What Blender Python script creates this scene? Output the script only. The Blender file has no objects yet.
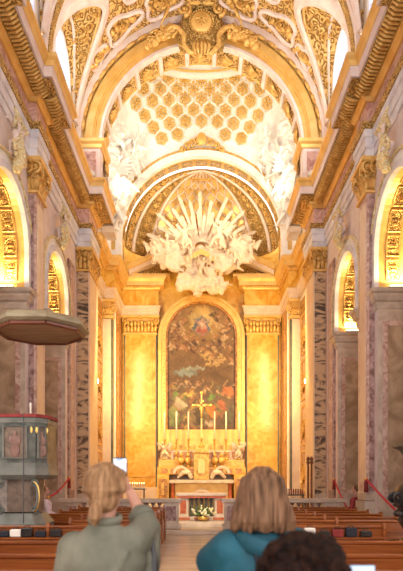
import bpy, math, random
from mathutils import Vector, Matrix
C = bpy.context.scene
COL = C.collection
PI = math.pi
R = random.Random(7)

# ------------------------------------------------------------------ camera, world, lights, exposure
FP, CX, HY, CZ = 550.0, 201.5, 480.0, 1.65
cd = bpy.data.cameras.new('camera'); cam = bpy.data.objects.new('camera', cd); COL.objects.link(cam)
cam.location = (0, 0, CZ); cam.rotation_euler = (PI/2, 0, 0)
cd.sensor_fit = 'VERTICAL'; cd.sensor_height = 36; cd.sensor_width = 36*403/571; cd.lens = FP/571*36
cd.shift_y = (HY-285.5)/571; cd.clip_end = 200; cd.clip_start = .05
cd.dof.use_dof = True; cd.dof.focus_distance = 19; cd.dof.aperture_fstop = 2.6
C.camera = cam
def at(px, py, Y):
    return Vector(((px-CX)*Y/FP, Y, CZ+(HY-py)*Y/FP))
w = bpy.data.worlds.new('daylight'); C.world = w; w.use_nodes = True
w.node_tree.nodes['Background'].inputs[0].default_value = (1.0, .95, .93, 1)
w.node_tree.nodes['Background'].inputs[1].default_value = 1.9
C.view_settings.view_transform = 'Standard'; C.view_settings.look = 'None'
C.view_settings.exposure = .58; C.view_settings.gamma = 1
C.cycles.max_bounces = 7; C.cycles.diffuse_bounces = 5; C.cycles.glossy_bounces = 2
C.cycles.use_denoising = True; C.cycles.sample_clamp_indirect = 6
C.cycles.caustics_reflective = False; C.cycles.caustics_refractive = False
def light(name, kind, loc, target, energy, color, size=.3, size_y=None, spot=70, blend=.6):
    l = bpy.data.lights.new(name, kind); l.energy = energy; l.color = color
    if kind == 'AREA':
        l.size = size
        if size_y: l.shape = 'RECTANGLE'; l.size_y = size_y
    else: l.shadow_soft_size = size
    if kind == 'SPOT': l.spot_size = math.radians(spot); l.spot_blend = blend
    o = bpy.data.objects.new(name, l); COL.objects.link(o); o.location = loc
    o.rotation_euler = (Vector(target)-Vector(loc)).to_track_quat('-Z', 'Y').to_euler()
    return o
WARM = (1, .66, .26); WARMW = (1, .84, .58); DAY = (.86, .93, 1)
for m in (-1, 1):
    for yc in (18.0, 14.0, 9.7):                       # daylight through the lunette windows
        light('window_daylight', 'AREA', (m*5.3, yc, 15.4), (0, yc, 11), 34, DAY, 2.0, 2.6)
    # flood lamps standing on the cornice, facing the chancel vault and the apse
    light('vault_flood', 'SPOT', (m*3.3, 21.5, 12.4), (-m*1.2, 24.2, 17.4), 330, WARMW, .15, spot=110)
    light('vault_flood', 'SPOT', (m*3.3, 21.3, 12.4), (-m*3.6, 23.8, 15.0), 190, (1, .92, .80), .15, spot=58)
    light('apse_flood', 'SPOT', (m*3.5, 20.6, 12.4), (-m*.9, 26, 12.2), 290, WARMW, .12, spot=60)
    light('apse_lamp', 'AREA', (m*3.5, 22.6, 6.5), (-m*1.8, 26.8, 6.0), 170, (1, .70, .28), .3, 4.0)
    light('altar_fill', 'SPOT', (m*3.75, 21.2, 9.0), (-m*.6, 25.5, 2.2), 900, (1, .76, .40), .15, spot=62)  # added spot without a fixture, brightens the altar zone
    light('chancel_lamp', 'AREA', (m*3.6, 20.9, 7.0), (m*4.2, 24, 6.5), 30, WARM, .25, 4.0)
    for yc in (17.0, 12.75):                             # uplights on the imposts inside the side arches
        light('arch_uplight', 'AREA', (m*5.05, yc+1.05, 6.66), (m*5.05, yc+1.0, 9), 42, (1, .74, .36), .6, .1)
    light('altar_front_fill', 'SPOT', (m*3.42, 11.3, 12.45), (m*.2, 19.0, .9), 2600, (1, .84, .62), .1, spot=17)  # unseen spot added to brighten the front of the freestanding altar
    light('nave_flood', 'SPOT', (m*3.95, 15.2, 12.5), (-m*1.5, 20.2, 17.5), 620, (1, .86, .66), .15, spot=110)

# ------------------------------------------------------------------ materials
def nodes(m):
    m.use_nodes = True; nt = m.node_tree
    return nt, nt.nodes['Principled BSDF']
def mat(name, a, b=None, scale=4, rough=.5, metal=0, detail=5, dist=0, lo=.35, hi=.65, bump=0, bscale=None, kind='noise',
        c=None, stretch=(1, 1, 1), emit=None, estr=0, spec=.5, coat=0):
    m = bpy.data.materials.new(name); nt, p = nodes(m); L = nt.links.new; N = nt.nodes.new
    p.inputs['Roughness'].default_value = rough; p.inputs['Metallic'].default_value = metal
    p.inputs['Specular IOR Level'].default_value = spec; p.inputs['Coat Weight'].default_value = coat
    p.inputs['Base Color'].default_value = (*a, 1)
    if emit: p.inputs['Emission Color'].default_value = (*emit, 1); p.inputs['Emission Strength'].default_value = estr
    tc = N('ShaderNodeTexCoord'); mp = N('ShaderNodeMapping'); mp.inputs['Scale'].default_value = stretch
    L(tc.outputs['Object'], mp.inputs[0])
    fac = None
    if kind == 'noise' or kind == 'vein':
        t = N('ShaderNodeTexNoise'); t.inputs['Scale'].default_value = scale; t.inputs['Detail'].default_value = detail
        t.inputs['Distortion'].default_value = dist; fac = t.outputs['Fac']
    elif kind == 'voronoi':
        t = N('ShaderNodeTexVoronoi'); t.inputs['Scale'].default_value = scale; fac = t.outputs['Distance']
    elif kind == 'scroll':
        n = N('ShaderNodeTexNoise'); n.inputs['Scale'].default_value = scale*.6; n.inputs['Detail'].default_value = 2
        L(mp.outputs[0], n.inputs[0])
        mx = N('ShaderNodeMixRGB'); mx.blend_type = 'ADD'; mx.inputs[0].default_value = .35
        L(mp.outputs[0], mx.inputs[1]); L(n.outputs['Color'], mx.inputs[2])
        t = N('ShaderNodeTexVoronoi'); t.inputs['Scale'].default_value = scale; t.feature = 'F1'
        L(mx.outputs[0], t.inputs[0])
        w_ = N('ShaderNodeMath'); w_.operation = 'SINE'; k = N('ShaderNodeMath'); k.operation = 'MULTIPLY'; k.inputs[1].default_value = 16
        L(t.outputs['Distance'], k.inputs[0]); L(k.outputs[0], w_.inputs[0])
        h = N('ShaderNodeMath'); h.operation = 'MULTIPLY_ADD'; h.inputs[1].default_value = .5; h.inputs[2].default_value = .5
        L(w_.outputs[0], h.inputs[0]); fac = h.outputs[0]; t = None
    if t is not None: L(mp.outputs[0], t.inputs[0])
    if b:
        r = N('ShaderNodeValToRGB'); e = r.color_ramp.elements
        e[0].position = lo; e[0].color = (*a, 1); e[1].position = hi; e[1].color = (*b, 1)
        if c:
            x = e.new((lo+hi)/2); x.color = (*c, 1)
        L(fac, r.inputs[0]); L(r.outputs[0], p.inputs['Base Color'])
    if bump:
        bp = N('ShaderNodeBump'); bp.inputs['Strength'].default_value = bump; bp.inputs['Distance'].default_value = .05
        if bscale:
            q = N('ShaderNodeTexNoise'); q.inputs['Scale'].default_value = bscale; L(mp.outputs[0], q.inputs[0]); L(q.outputs['Fac'], bp.inputs['Height'])
        else: L(fac, bp.inputs['Height'])
        L(bp.outputs[0], p.inputs['Normal'])
    return m
M = {}
M['stone'] = mat('cream_plaster', (.78, .68, .58), (.86, .79, .72), 2, .6)
M['white'] = mat('white_stucco', (.86, .82, .77), (.92, .90, .87), 5, .65, bump=.2)
M['cream'] = mat('cream_stucco', (.74, .58, .42), (.84, .70, .54), 5, .65, bump=.2)
M['pinkwhite'] = mat('pale_pink_plaster', (.78, .62, .56), (.85, .75, .70), 3, .6)
M['greywhite'] = mat('pale_grey_moulding', (.62, .60, .64), (.84, .82, .83), 3, .5)
M['pink'] = mat('pink_marble', (.46, .25, .20), (.78, .61, .53), 3.5, .3, dist=1.8, detail=8)
M['frieze'] = mat('rosy_marble', (.48, .22, .17), (.80, .55, .46), 2.5, .3, dist=2.5, detail=8)
M['purple'] = mat('purple_breccia', (.20, .10, .09), (.55, .38, .35), 6, .3, dist=1, detail=8)
M['brown'] = mat('brown_veined_marble', (.10, .065, .045), (.60, .41, .24), 1.5, .25, dist=1.5, detail=9, lo=.40, hi=.53, stretch=(1, 1, 2.6))
M['stoneb'] = mat('beige_chapel_marble', (.50, .40, .31), (.70, .60, .50), 2.2, .35, dist=1, detail=7)
M['panel'] = mat('warm_veined_panel', (.36, .25, .16), (.60, .45, .31), 1.6, .3, dist=1.6, detail=7)
M['siena'] = mat('siena_yellow_marble', (.70, .34, .03), (.90, .60, .14), 1.5, .22, dist=2, detail=8)
M['orange'] = mat('orange_breccia', (.30, .13, .04), (.74, .38, .10), 5, .25, dist=2, detail=8)
M['pale'] = mat('pale_rose_marble', (.74, .56, .42), (.82, .68, .54), 2, .3, dist=1, detail=7)
M['gold'] = mat('gilding', (.64, .35, .08), (.90, .60, .20), 7, .42, .35, bump=.3, bscale=22)
M['goldp'] = mat('plain_gilding', (.80, .49, .13), (.90, .61, .21), 3, .4, .3)
M['goldr'] = mat('gilded_scroll_relief', (.30, .15, .03), (.86, .57, .20), 4.2, .42, .25, kind='scroll', lo=.1, hi=.55, bump=.8)  # shade in the carving's crevices is put into the dark colour
M['goldf'] = mat('fine_gilded_relief', (.34, .17, .035), (.88, .58, .19), 8, .42, .3, kind='scroll', lo=.1, hi=.6, bump=.9)  # dark colour carries painted crevice shade, as in the scroll relief
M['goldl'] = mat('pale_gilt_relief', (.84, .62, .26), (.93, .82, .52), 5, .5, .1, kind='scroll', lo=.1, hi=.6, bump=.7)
M['wood'] = mat('varnished_pew_wood', (.19, .045, .007), (.38, .11, .018), 3, .32, stretch=(.35, 5, 9), coat=.3)
M['woodd'] = mat('dark_red_wood', (.12, .035, .015), (.22, .07, .03), 3, .35, stretch=(.35, 5, 9))
M['woodo'] = mat('olive_brown_wood', (.24, .19, .11), (.34, .28, .17), 4, .45)
M['woodp'] = mat('canopy_panel_wood', (.26, .15, .07), (.38, .24, .12), 2, .5, stretch=(1, 4, 1))
M['black'] = mat('blackened_wood', (.012, .012, .013), (.035, .03, .028), 6, .3)
M['green'] = mat('grey_green_marble', (.065, .075, .062), (.15, .155, .13), 5, .35, dist=1)
M['greenl'] = mat('pale_grey_green_trim', (.13, .14, .115), (.20, .20, .17), 5, .4)
M['dimpaint'] = mat('darkened_oil_paint', (.10, .07, .05), (.24, .17, .12), 5, .4, dist=1)
M['rosepaint'] = mat('dull_rose_paint', (.20, .10, .075), (.30, .17, .13), 6, .5)
M['velvet'] = mat('dark_red_velvet', (.22, .02, .02), (.30, .04, .035), 9, .8)
M['rope'] = mat('red_rope', (.50, .02, .04), (.62, .05, .07), 30, .7)
M['redm'] = mat('red_marble_inlay', (.46, .09, .03), (.62, .18, .07), 6, .3)
M['floor'] = mat('polished_floor_marble', (.50, .38, .29), (.68, .55, .44), 1.2, .22, dist=.6, stretch=(.6, 2.5, 1))
M['step'] = mat('pale_step_marble', (.62, .50, .38), (.76, .64, .50), 3, .3)
M['candle'] = mat('wax', (.90, .84, .68), rough=.4)
M['flame'] = mat('flame', (1, .8, .4), emit=(1, .62, .22), estr=9)
M['brass'] = mat('brass', (.75, .48, .14), rough=.28, metal=.8)
M['linen'] = mat('white_linen', (.88, .84, .76), rough=.8)
M['lampw'] = mat('white_lamp_housing', (.82, .80, .76), rough=.5)
M['bulb'] = mat('lit_lamp_glass', (1, .9, .7), emit=(1, .85, .6), estr=14)
M['grey'] = mat('dark_grey_iron', (.05, .05, .05), rough=.5)
M['flower'] = mat('white_petals', (.93, .90, .80), (.95, .85, .35), 14, .7)
M['leaf'] = mat('leaf_green', (.09, .17, .04), (.20, .28, .08), 8, .6)
M['skin'] = mat('skin', (.56, .30, .21), rough=.5)
M['blond'] = mat('dark_blond_hair', (.16, .085, .04), (.40, .235, .12), 9, .5, stretch=(6, 3, .6), bump=.4, spec=.12)
M['brownh'] = mat('light_brown_hair', (.065, .032, .016), (.26, .145, .08), 9, .5, stretch=(7, 3, .5), bump=.4, spec=.12)
M['darkh'] = mat('dark_brown_curly_hair', (.006, .003, .003), (.028, .011, .006), 40, .6, bump=.6, spec=.12)
M['shirt'] = mat('sage_grey_cotton', (.125, .13, .095), (.195, .195, .145), 6, .85, bump=.2)
M['teal'] = mat('teal_cotton', (.002, .062, .095), (.006, .105, .155), 6, .7, bump=.2)
M['navy'] = mat('dark_navy_cloth', (.015, .018, .03), rough=.8)
M['whitec'] = mat('pink_white_cloth', (.75, .58, .66), (.85, .74, .80), 8, .8)
M['redc'] = mat('dark_red_cloth', (.22, .02, .025), (.34, .05, .05), 8, .8)
M['phone'] = mat('black_phone_case', (.01, .01, .012), rough=.3)
M['screen'] = mat('lit_phone_screen', (.02, .02, .03), (.1, .1, .1), 5, .2)
M['screen2'] = mat('lit_blue_screen', (.1, .12, .2), rough=.3, emit=(.62, .76, 1), estr=.8)
M['glassp'] = bpy.data.materials.new('window_glass')
nt, p = nodes(M['glassp']); nt.nodes.remove(p); o_ = nt.nodes['Material Output']
tr = nt.nodes.new('ShaderNodeBsdfTransparent'); tr.inputs[0].default_value = (.38, .50, .80, 1)
gl = nt.nodes.new('ShaderNodeBsdfGlossy'); gl.inputs['Roughness'].default_value = .1; mx = nt.nodes.new('ShaderNodeMixShader')
mx.inputs[0].default_value = .06; nt.links.new(tr.outputs[0], mx.inputs[1]); nt.links.new(gl.outputs[0], mx.inputs[2]); nt.links.new(mx.outputs[0], o_.inputs[0])
# the phone's screen shows a bright blurred view
nt, p = nodes(M['screen']); n = nt.nodes.new('ShaderNodeTexNoise'); n.inputs['Scale'].default_value = 22; n.inputs['Detail'].default_value = 1
tc = nt.nodes.new('ShaderNodeTexCoord'); nt.links.new(tc.outputs['Object'], n.inputs[0])
r = nt.nodes.new('ShaderNodeValToRGB'); e = r.color_ramp.elements; e[0].position = .36; e[0].color = (.30, .36, .62, 1); e[1].position = .55; e[1].color = (.95, .96, 1, 1)
nt.links.new(n.outputs['Fac'], r.inputs[0]); nt.links.new(r.outputs[0], p.inputs['Emission Color']); p.inputs['Emission Strength'].default_value = 1.0
# painted canvas: colours come from the mesh's colour attribute
M['canvas'] = bpy.data.materials.new('painted_canvas'); nt, p = nodes(M['canvas'])
va = nt.nodes.new('ShaderNodeVertexColor'); va.layer_name = 'paint'; nt.links.new(va.outputs[0], p.inputs['Base Color']); p.inputs['Roughness'].default_value = .45

# ------------------------------------------------------------------ mesh helpers
class MB:
    def __init__(s, m=1): s.v = []; s.f = []; s.m = m; s.mi = []; s.cur = 0
    def add(s, vs, fs):
        o = len(s.v); s.v += [Vector((p[0]*s.m, p[1], p[2])) for p in vs]
        s.f += [tuple(o+i for i in (f if s.m > 0 else reversed(f))) for f in fs]; s.mi += [s.cur]*len(fs); return s
    def box(s, x0, y0, z0, x1, y1, z1, bev=0):
        x0, x1 = min(x0, x1), max(x0, x1); y0, y1 = min(y0, y1), max(y0, y1); z0, z1 = min(z0, z1), max(z0, z1)
        if bev <= 0:
            vs = [(x0,y0,z0),(x1,y0,z0),(x1,y1,z0),(x0,y1,z0),(x0,y0,z1),(x1,y0,z1),(x1,y1,z1),(x0,y1,z1)]
            return s.add(vs, [(3,2,1,0),(4,5,6,7),(0,1,5,4),(1,2,6,5),(2,3,7,6),(3,0,4,7)])
        b = bev; rings = []
        for z, k in ((z0, b), (z0+b, 0), (z1-b, 0), (z1, b)):
            rings.append([(x0+k+b*0, y0+k, z), (x1-k, y0+k, z), (x1-k, y1-k, z), (x0+k, y1-k, z)])
        vs = [p for r_ in rings for p in r_]; fs = [(3,2,1,0), (12,13,14,15)]
        for k in range(3):
            for i in range(4): fs.append((k*4+i, k*4+(i+1)%4, k*4+4+(i+1)%4, k*4+4+i))
        return s.add(vs, fs)
    def prism(s, pts, z0, z1, pts2=None):
        n = len(pts); q = pts2 or pts
        return s.add([(p[0], p[1], z0) for p in pts]+[(p[0], p[1], z1) for p in q],
                     [tuple(reversed(range(n))), tuple(range(n, 2*n))]+[(i, (i+1) % n, n+(i+1) % n, n+i) for i in range(n)])
    def grid(s, fn, nu, nv, thick=None):
        vs = [fn(i/nu, j/nv) for j in range(nv+1) for i in range(nu+1)]
        fs = [(j*(nu+1)+i, j*(nu+1)+i+1, (j+1)*(nu+1)+i+1, (j+1)*(nu+1)+i) for j in range(nv) for i in range(nu)]
        return s.add(vs, fs)
    def tube(s, pts, rad, n=8, caps=True, flat=1, up=None):
        pts = [Vector(p) for p in pts]; k = len(pts)
        rs = rad if isinstance(rad, (list, tuple)) else [rad]*k
        vs = []; prev = Vector(up) if up else None
        for i, p in enumerate(pts):
            t = (pts[min(i+1, k-1)]-pts[max(i-1, 0)])
            if t.length < 1e-9: t = Vector((0, 0, 1))
            t.normalize()
            if prev is None: prev = Vector((0, 0, 1)) if abs(t.z) < .9 else Vector((1, 0, 0))
            a = prev-t*prev.dot(t)
            if a.length < 1e-6: a = t.orthogonal()
            a.normalize(); b = t.cross(a); prev = a
            for j in range(n):
                th = 2*PI*j/n; vs.append(p+a*math.cos(th)*rs[i]+b*math.sin(th)*rs[i]*flat)
        fs = [(i*n+j, i*n+(j+1) % n, (i+1)*n+(j+1) % n, (i+1)*n+j) for i in range(k-1) for j in range(n)]
        if caps: fs += [tuple(reversed(range(n))), tuple(range((k-1)*n, k*n))]
        return s.add(vs, fs)
    def lathe(s, c, prof, n=16, sx=1, sy=1, rot=0):
        vs = [(c[0]+r_*math.cos(rot+2*PI*j/n)*sx, c[1]+r_*math.sin(rot+2*PI*j/n)*sy, c[2]+z) for r_, z in prof for j in range(n)]
        k = len(prof)
        fs = [(i*n+j, i*n+(j+1) % n, (i+1)*n+(j+1) % n, (i+1)*n+j) for i in range(k-1) for j in range(n)]
        fs += [tuple(reversed(range(n))), tuple(range((k-1)*n, k*n))]
        return s.add(vs, fs)
    def ball(s, c, r, n=10, k=7, mtx=None):
        rx, ry, rz = r if isinstance(r, (tuple, list)) else (r, r, r)
        vs = []
        for i in range(k+1):
            ph = PI*i/k-PI/2; q = max(math.cos(ph), .02)
            for j in range(n):
                v = Vector((rx*q*math.cos(2*PI*j/n), ry*q*math.sin(2*PI*j/n), rz*math.sin(ph)))
                if mtx: v = mtx @ v
                vs.append(v+Vector(c))
        fs = [(i*n+j, i*n+(j+1) % n, (i+1)*n+(j+1) % n, (i+1)*n+j) for i in range(k) for j in range(n)]
        fs += [tuple(reversed(range(n))), tuple(range(k*n, k*n+n))]
        return s.add(vs, fs)
    def sweep(s, path, prof, flip=1):
        """prof: list of (offset to the left-wall's inner side, z), open; path in plan"""
        P = [Vector((p[0], p[1])) for p in path]; k = len(P); mit = []
        for i in range(k):
            ns = []
            if i > 0: d = (P[i]-P[i-1]).normalized(); ns.append(Vector((d.y, -d.x)))
            if i < k-1: d = (P[i+1]-P[i]).normalized(); ns.append(Vector((d.y, -d.x)))
            if len(ns) == 2:
                q = ns[0]+ns[1]; q = q/max(q.dot(ns[0]), .2) if q.length > 1e-6 else ns[0]
            else: q = ns[0]
            mit.append(q*flip)
        n = len(prof)
        vs = [(P[i].x+mit[i].x*d, P[i].y+mit[i].y*d, z) for i in range(k) for d, z in prof]
        fs = [(i*n+j, (i+1)*n+j, (i+1)*n+j+1, i*n+j+1) for i in range(k-1) for j in range(n-1)]
        fs += [tuple(range(n)), tuple(reversed(range((k-1)*n, k*n)))]
        return s.add(vs, fs)
    def arch(s, r0, r1, zc, y0, y1, xc=0, a0=0, a1=PI, n=48, axis='x', stilt=0):
        """solid arch band, centre (xc,zc); spans x/z, thickness y0..y1; axis 'y' swaps the roles of x and y; stilt adds straight legs"""
        A = [a0+(a1-a0)*i/n for i in range(n+1)]; vs = []; rows = []
        def pt(u, y, z): return (xc+u, y, z) if axis == 'x' else (y, xc+u, z)
        ring = [(math.cos(a), math.sin(a), 0) for a in A]
        if stilt: ring = [(1, 0, -stilt)]+ring+[(-1, 0, -stilt)]
        for c_, sn, dz in ring:
            for r_, y in ((r0, y0), (r1, y0), (r1, y1), (r0, y1)): vs.append(pt(r_*c_, y, zc+r_*sn+dz))
        k = len(ring)
        fs = [(i*4+j, (i+1)*4+j, (i+1)*4+(j+1) % 4, i*4+(j+1) % 4) for i in range(k-1) for j in range(4)]
        fs += [(0, 1, 2, 3), ((k-1)*4+3, (k-1)*4+2, (k-1)*4+1, (k-1)*4)]
        return s.add(vs, fs)
    def build(s, name, mt, parent=None, smooth=False, recalc=False):
        off = Vector((0, 0, 0)); q = parent
        while q is not None: off += q.location; q = q.parent
        me = bpy.data.meshes.new(name); me.from_pydata([v-off for v in s.v], [], s.f)
        for x in (mt if isinstance(mt, (list, tuple)) else [mt]): me.materials.append(x)
        me.update()
        if isinstance(mt, (list, tuple)): me.polygons.foreach_set('material_index', s.mi)
        if smooth: me.polygons.foreach_set('use_smooth', [True]*len(me.polygons))
        o = bpy.data.objects.new(name, me); COL.objects.link(o)
        if parent is not None: o.parent = parent
        return o
def tag(o, label=None, cat=None, group=None, kind=None):
    if label: o['label'] = label
    if cat: o['category'] = cat
    if group: o['group'] = group
    if kind: o['kind'] = kind
    return o
def empty(name, loc, label, cat, group=None):
    o = bpy.data.objects.new(name, None); COL.objects.link(o); o.location = loc; o.empty_display_size = .2
    return tag(o, label, cat, group)
def struct(o): o['kind'] = 'structure'; return o
def sroot(name, loc=(0, 0, 0)):
    o = bpy.data.objects.new(name, None); COL.objects.link(o); o.location = loc; return struct(o)
def copy_thing(root, loc, rz=0, scale=None, label=None, group=None):
    r_ = root.copy(); COL.objects.link(r_); r_.location = loc; r_.rotation_euler = (0, 0, rz)
    if scale: r_.scale = scale if isinstance(scale, tuple) else (scale,)*3
    if label: r_['label'] = label
    if group: r_['group'] = group
    for ch in list(root.children):
        c_ = ch.copy(); COL.objects.link(c_); c_.parent = r_
        for g in list(ch.children):
            d = g.copy(); COL.objects.link(d); d.parent = c_
    return r_
def bake(mb, voxel, smooth=2, name='form'):
    """fuse overlapping forms into one continuous surface"""
    me = bpy.data.meshes.new('tmp'); me.from_pydata(mb.v, [], mb.f); o = bpy.data.objects.new('tmp', me); COL.objects.link(o)
    md = o.modifiers.new('r', 'REMESH'); md.mode = 'VOXEL'; md.voxel_size = voxel; md.use_smooth_shade = True
    if smooth: sm = o.modifiers.new('s', 'SMOOTH'); sm.iterations = smooth; sm.factor = .5
    dg = bpy.context.evaluated_depsgraph_get(); dg.update()
    res = bpy.data.meshes.new_from_object(o.evaluated_get(dg)); res.name = name
    bpy.data.objects.remove(o); bpy.data.meshes.remove(me)
    res.polygons.foreach_set('use_smooth', [True]*len(res.polygons))
    return res
def mobj(name, me, mt, parent=None):
    off = Vector((0, 0, 0)); q = parent
    while q is not None: off += q.location; q = q.parent
    if off.length: me.transform(Matrix.Translation(-off))
    me.materials.clear(); me.materials.append(mt)
    o = bpy.data.objects.new(name, me); COL.objects.link(o)
    if parent is not None: o.parent = parent
    return o
SIDE = {1: 'left', -1: 'right'}      # MB(m): m=1 builds on the left (x as given, negative), m=-1 mirrors it

# ------------------------------------------------------------------ carved details shared by several builders
def volute(b, c, r, th, axis, turns=1.6):
    pts = []; rs = []
    for i in range(19):
        t = i/18; a = -PI/2+t*turns*2*PI; q = r*(1-t*.78)
        u, v = q*math.cos(a), q*math.sin(a)
        pts.append((c[0]+(u if axis == 'x' else 0), c[1]+(u if axis == 'y' else 0), c[2]+v)); rs.append(th*(1-.5*t))
    b.tube(pts, rs, 6); b.ball(c, th*1.1, 6, 4)
def leaf(b, base, out, h, w_, curl=.5):
    out = Vector(out); p0 = Vector(base); up = Vector((0, 0, 1))
    pts = [p0, p0+up*h*.4+out*h*.08, p0+up*h*.8+out*h*.2, p0+up*h+out*h*.38, p0+up*h*.86+out*h*(.38+curl*.3)]
    b.tube(pts, [w_*.9, w_, w_*.95, w_*.8, w_*.35], 6, flat=.35, up=out.cross(up))
def capital_rect(x0, x1, y0, y1, z0, z1, m, leaves, ab, front=True):
    """composite capital round a rectangular shaft; leaves/ab are MB objects"""
    h = z1-z0; e = h*.16
    ab.box(x0-e*.5, y0-e*.5, z0, x1+e*.5, y1+e*.5, z0+h*.07)
    ab.box(x0, y0, z0+h*.07, x1, y1, z0+h*.86)
    ab.box(x0-e*1.3, y0-e*1.3, z0+h*.86, x1+e*1.3, y1+e*1.3, z1, bev=.02)
    per = []
    nx = max(2, round((x1-x0)/(h*.19))); ny = max(2, round((y1-y0)/(h*.19)))
    for i in range(nx+1): per.append(((x0+(x1-x0)*i/nx, y0), (0, -1, 0)))
    for i in range(ny+1): per.append(((x1, y0+(y1-y0)*i/ny), (1, 0, 0)))
    for row, (zz, hh) in enumerate(((.07, .34), (.3, .36))):
        for k, ((x, y), o) in enumerate(per):
            leaf(leaves, (x+o[1]*0, y, z0+h*zz+(k % 2)*h*.05), o, h*hh, h*.095)
    for x in (x0, x1): volute(leaves, (x, y0-e*.9, z0+h*.72), h*.19, h*.05, 'x')
    volute(leaves, (x1+e*.9, y0, z0+h*.72), h*.19, h*.05, 'y'); volute(leaves, (x1+e*.9, y1, z0+h*.72), h*.19, h*.05, 'y')
    leaves.ball(((x0+x1)/2, y0-e, z0+h*.88), h*.09, 8, 5)
def egg_row(b, p0, p1, n, r):
    p0, p1 = Vector(p0), Vector(p1)
    for i in range(n): b.ball(p0.lerp(p1, (i+.5)/n), r, 6, 4)

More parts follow.
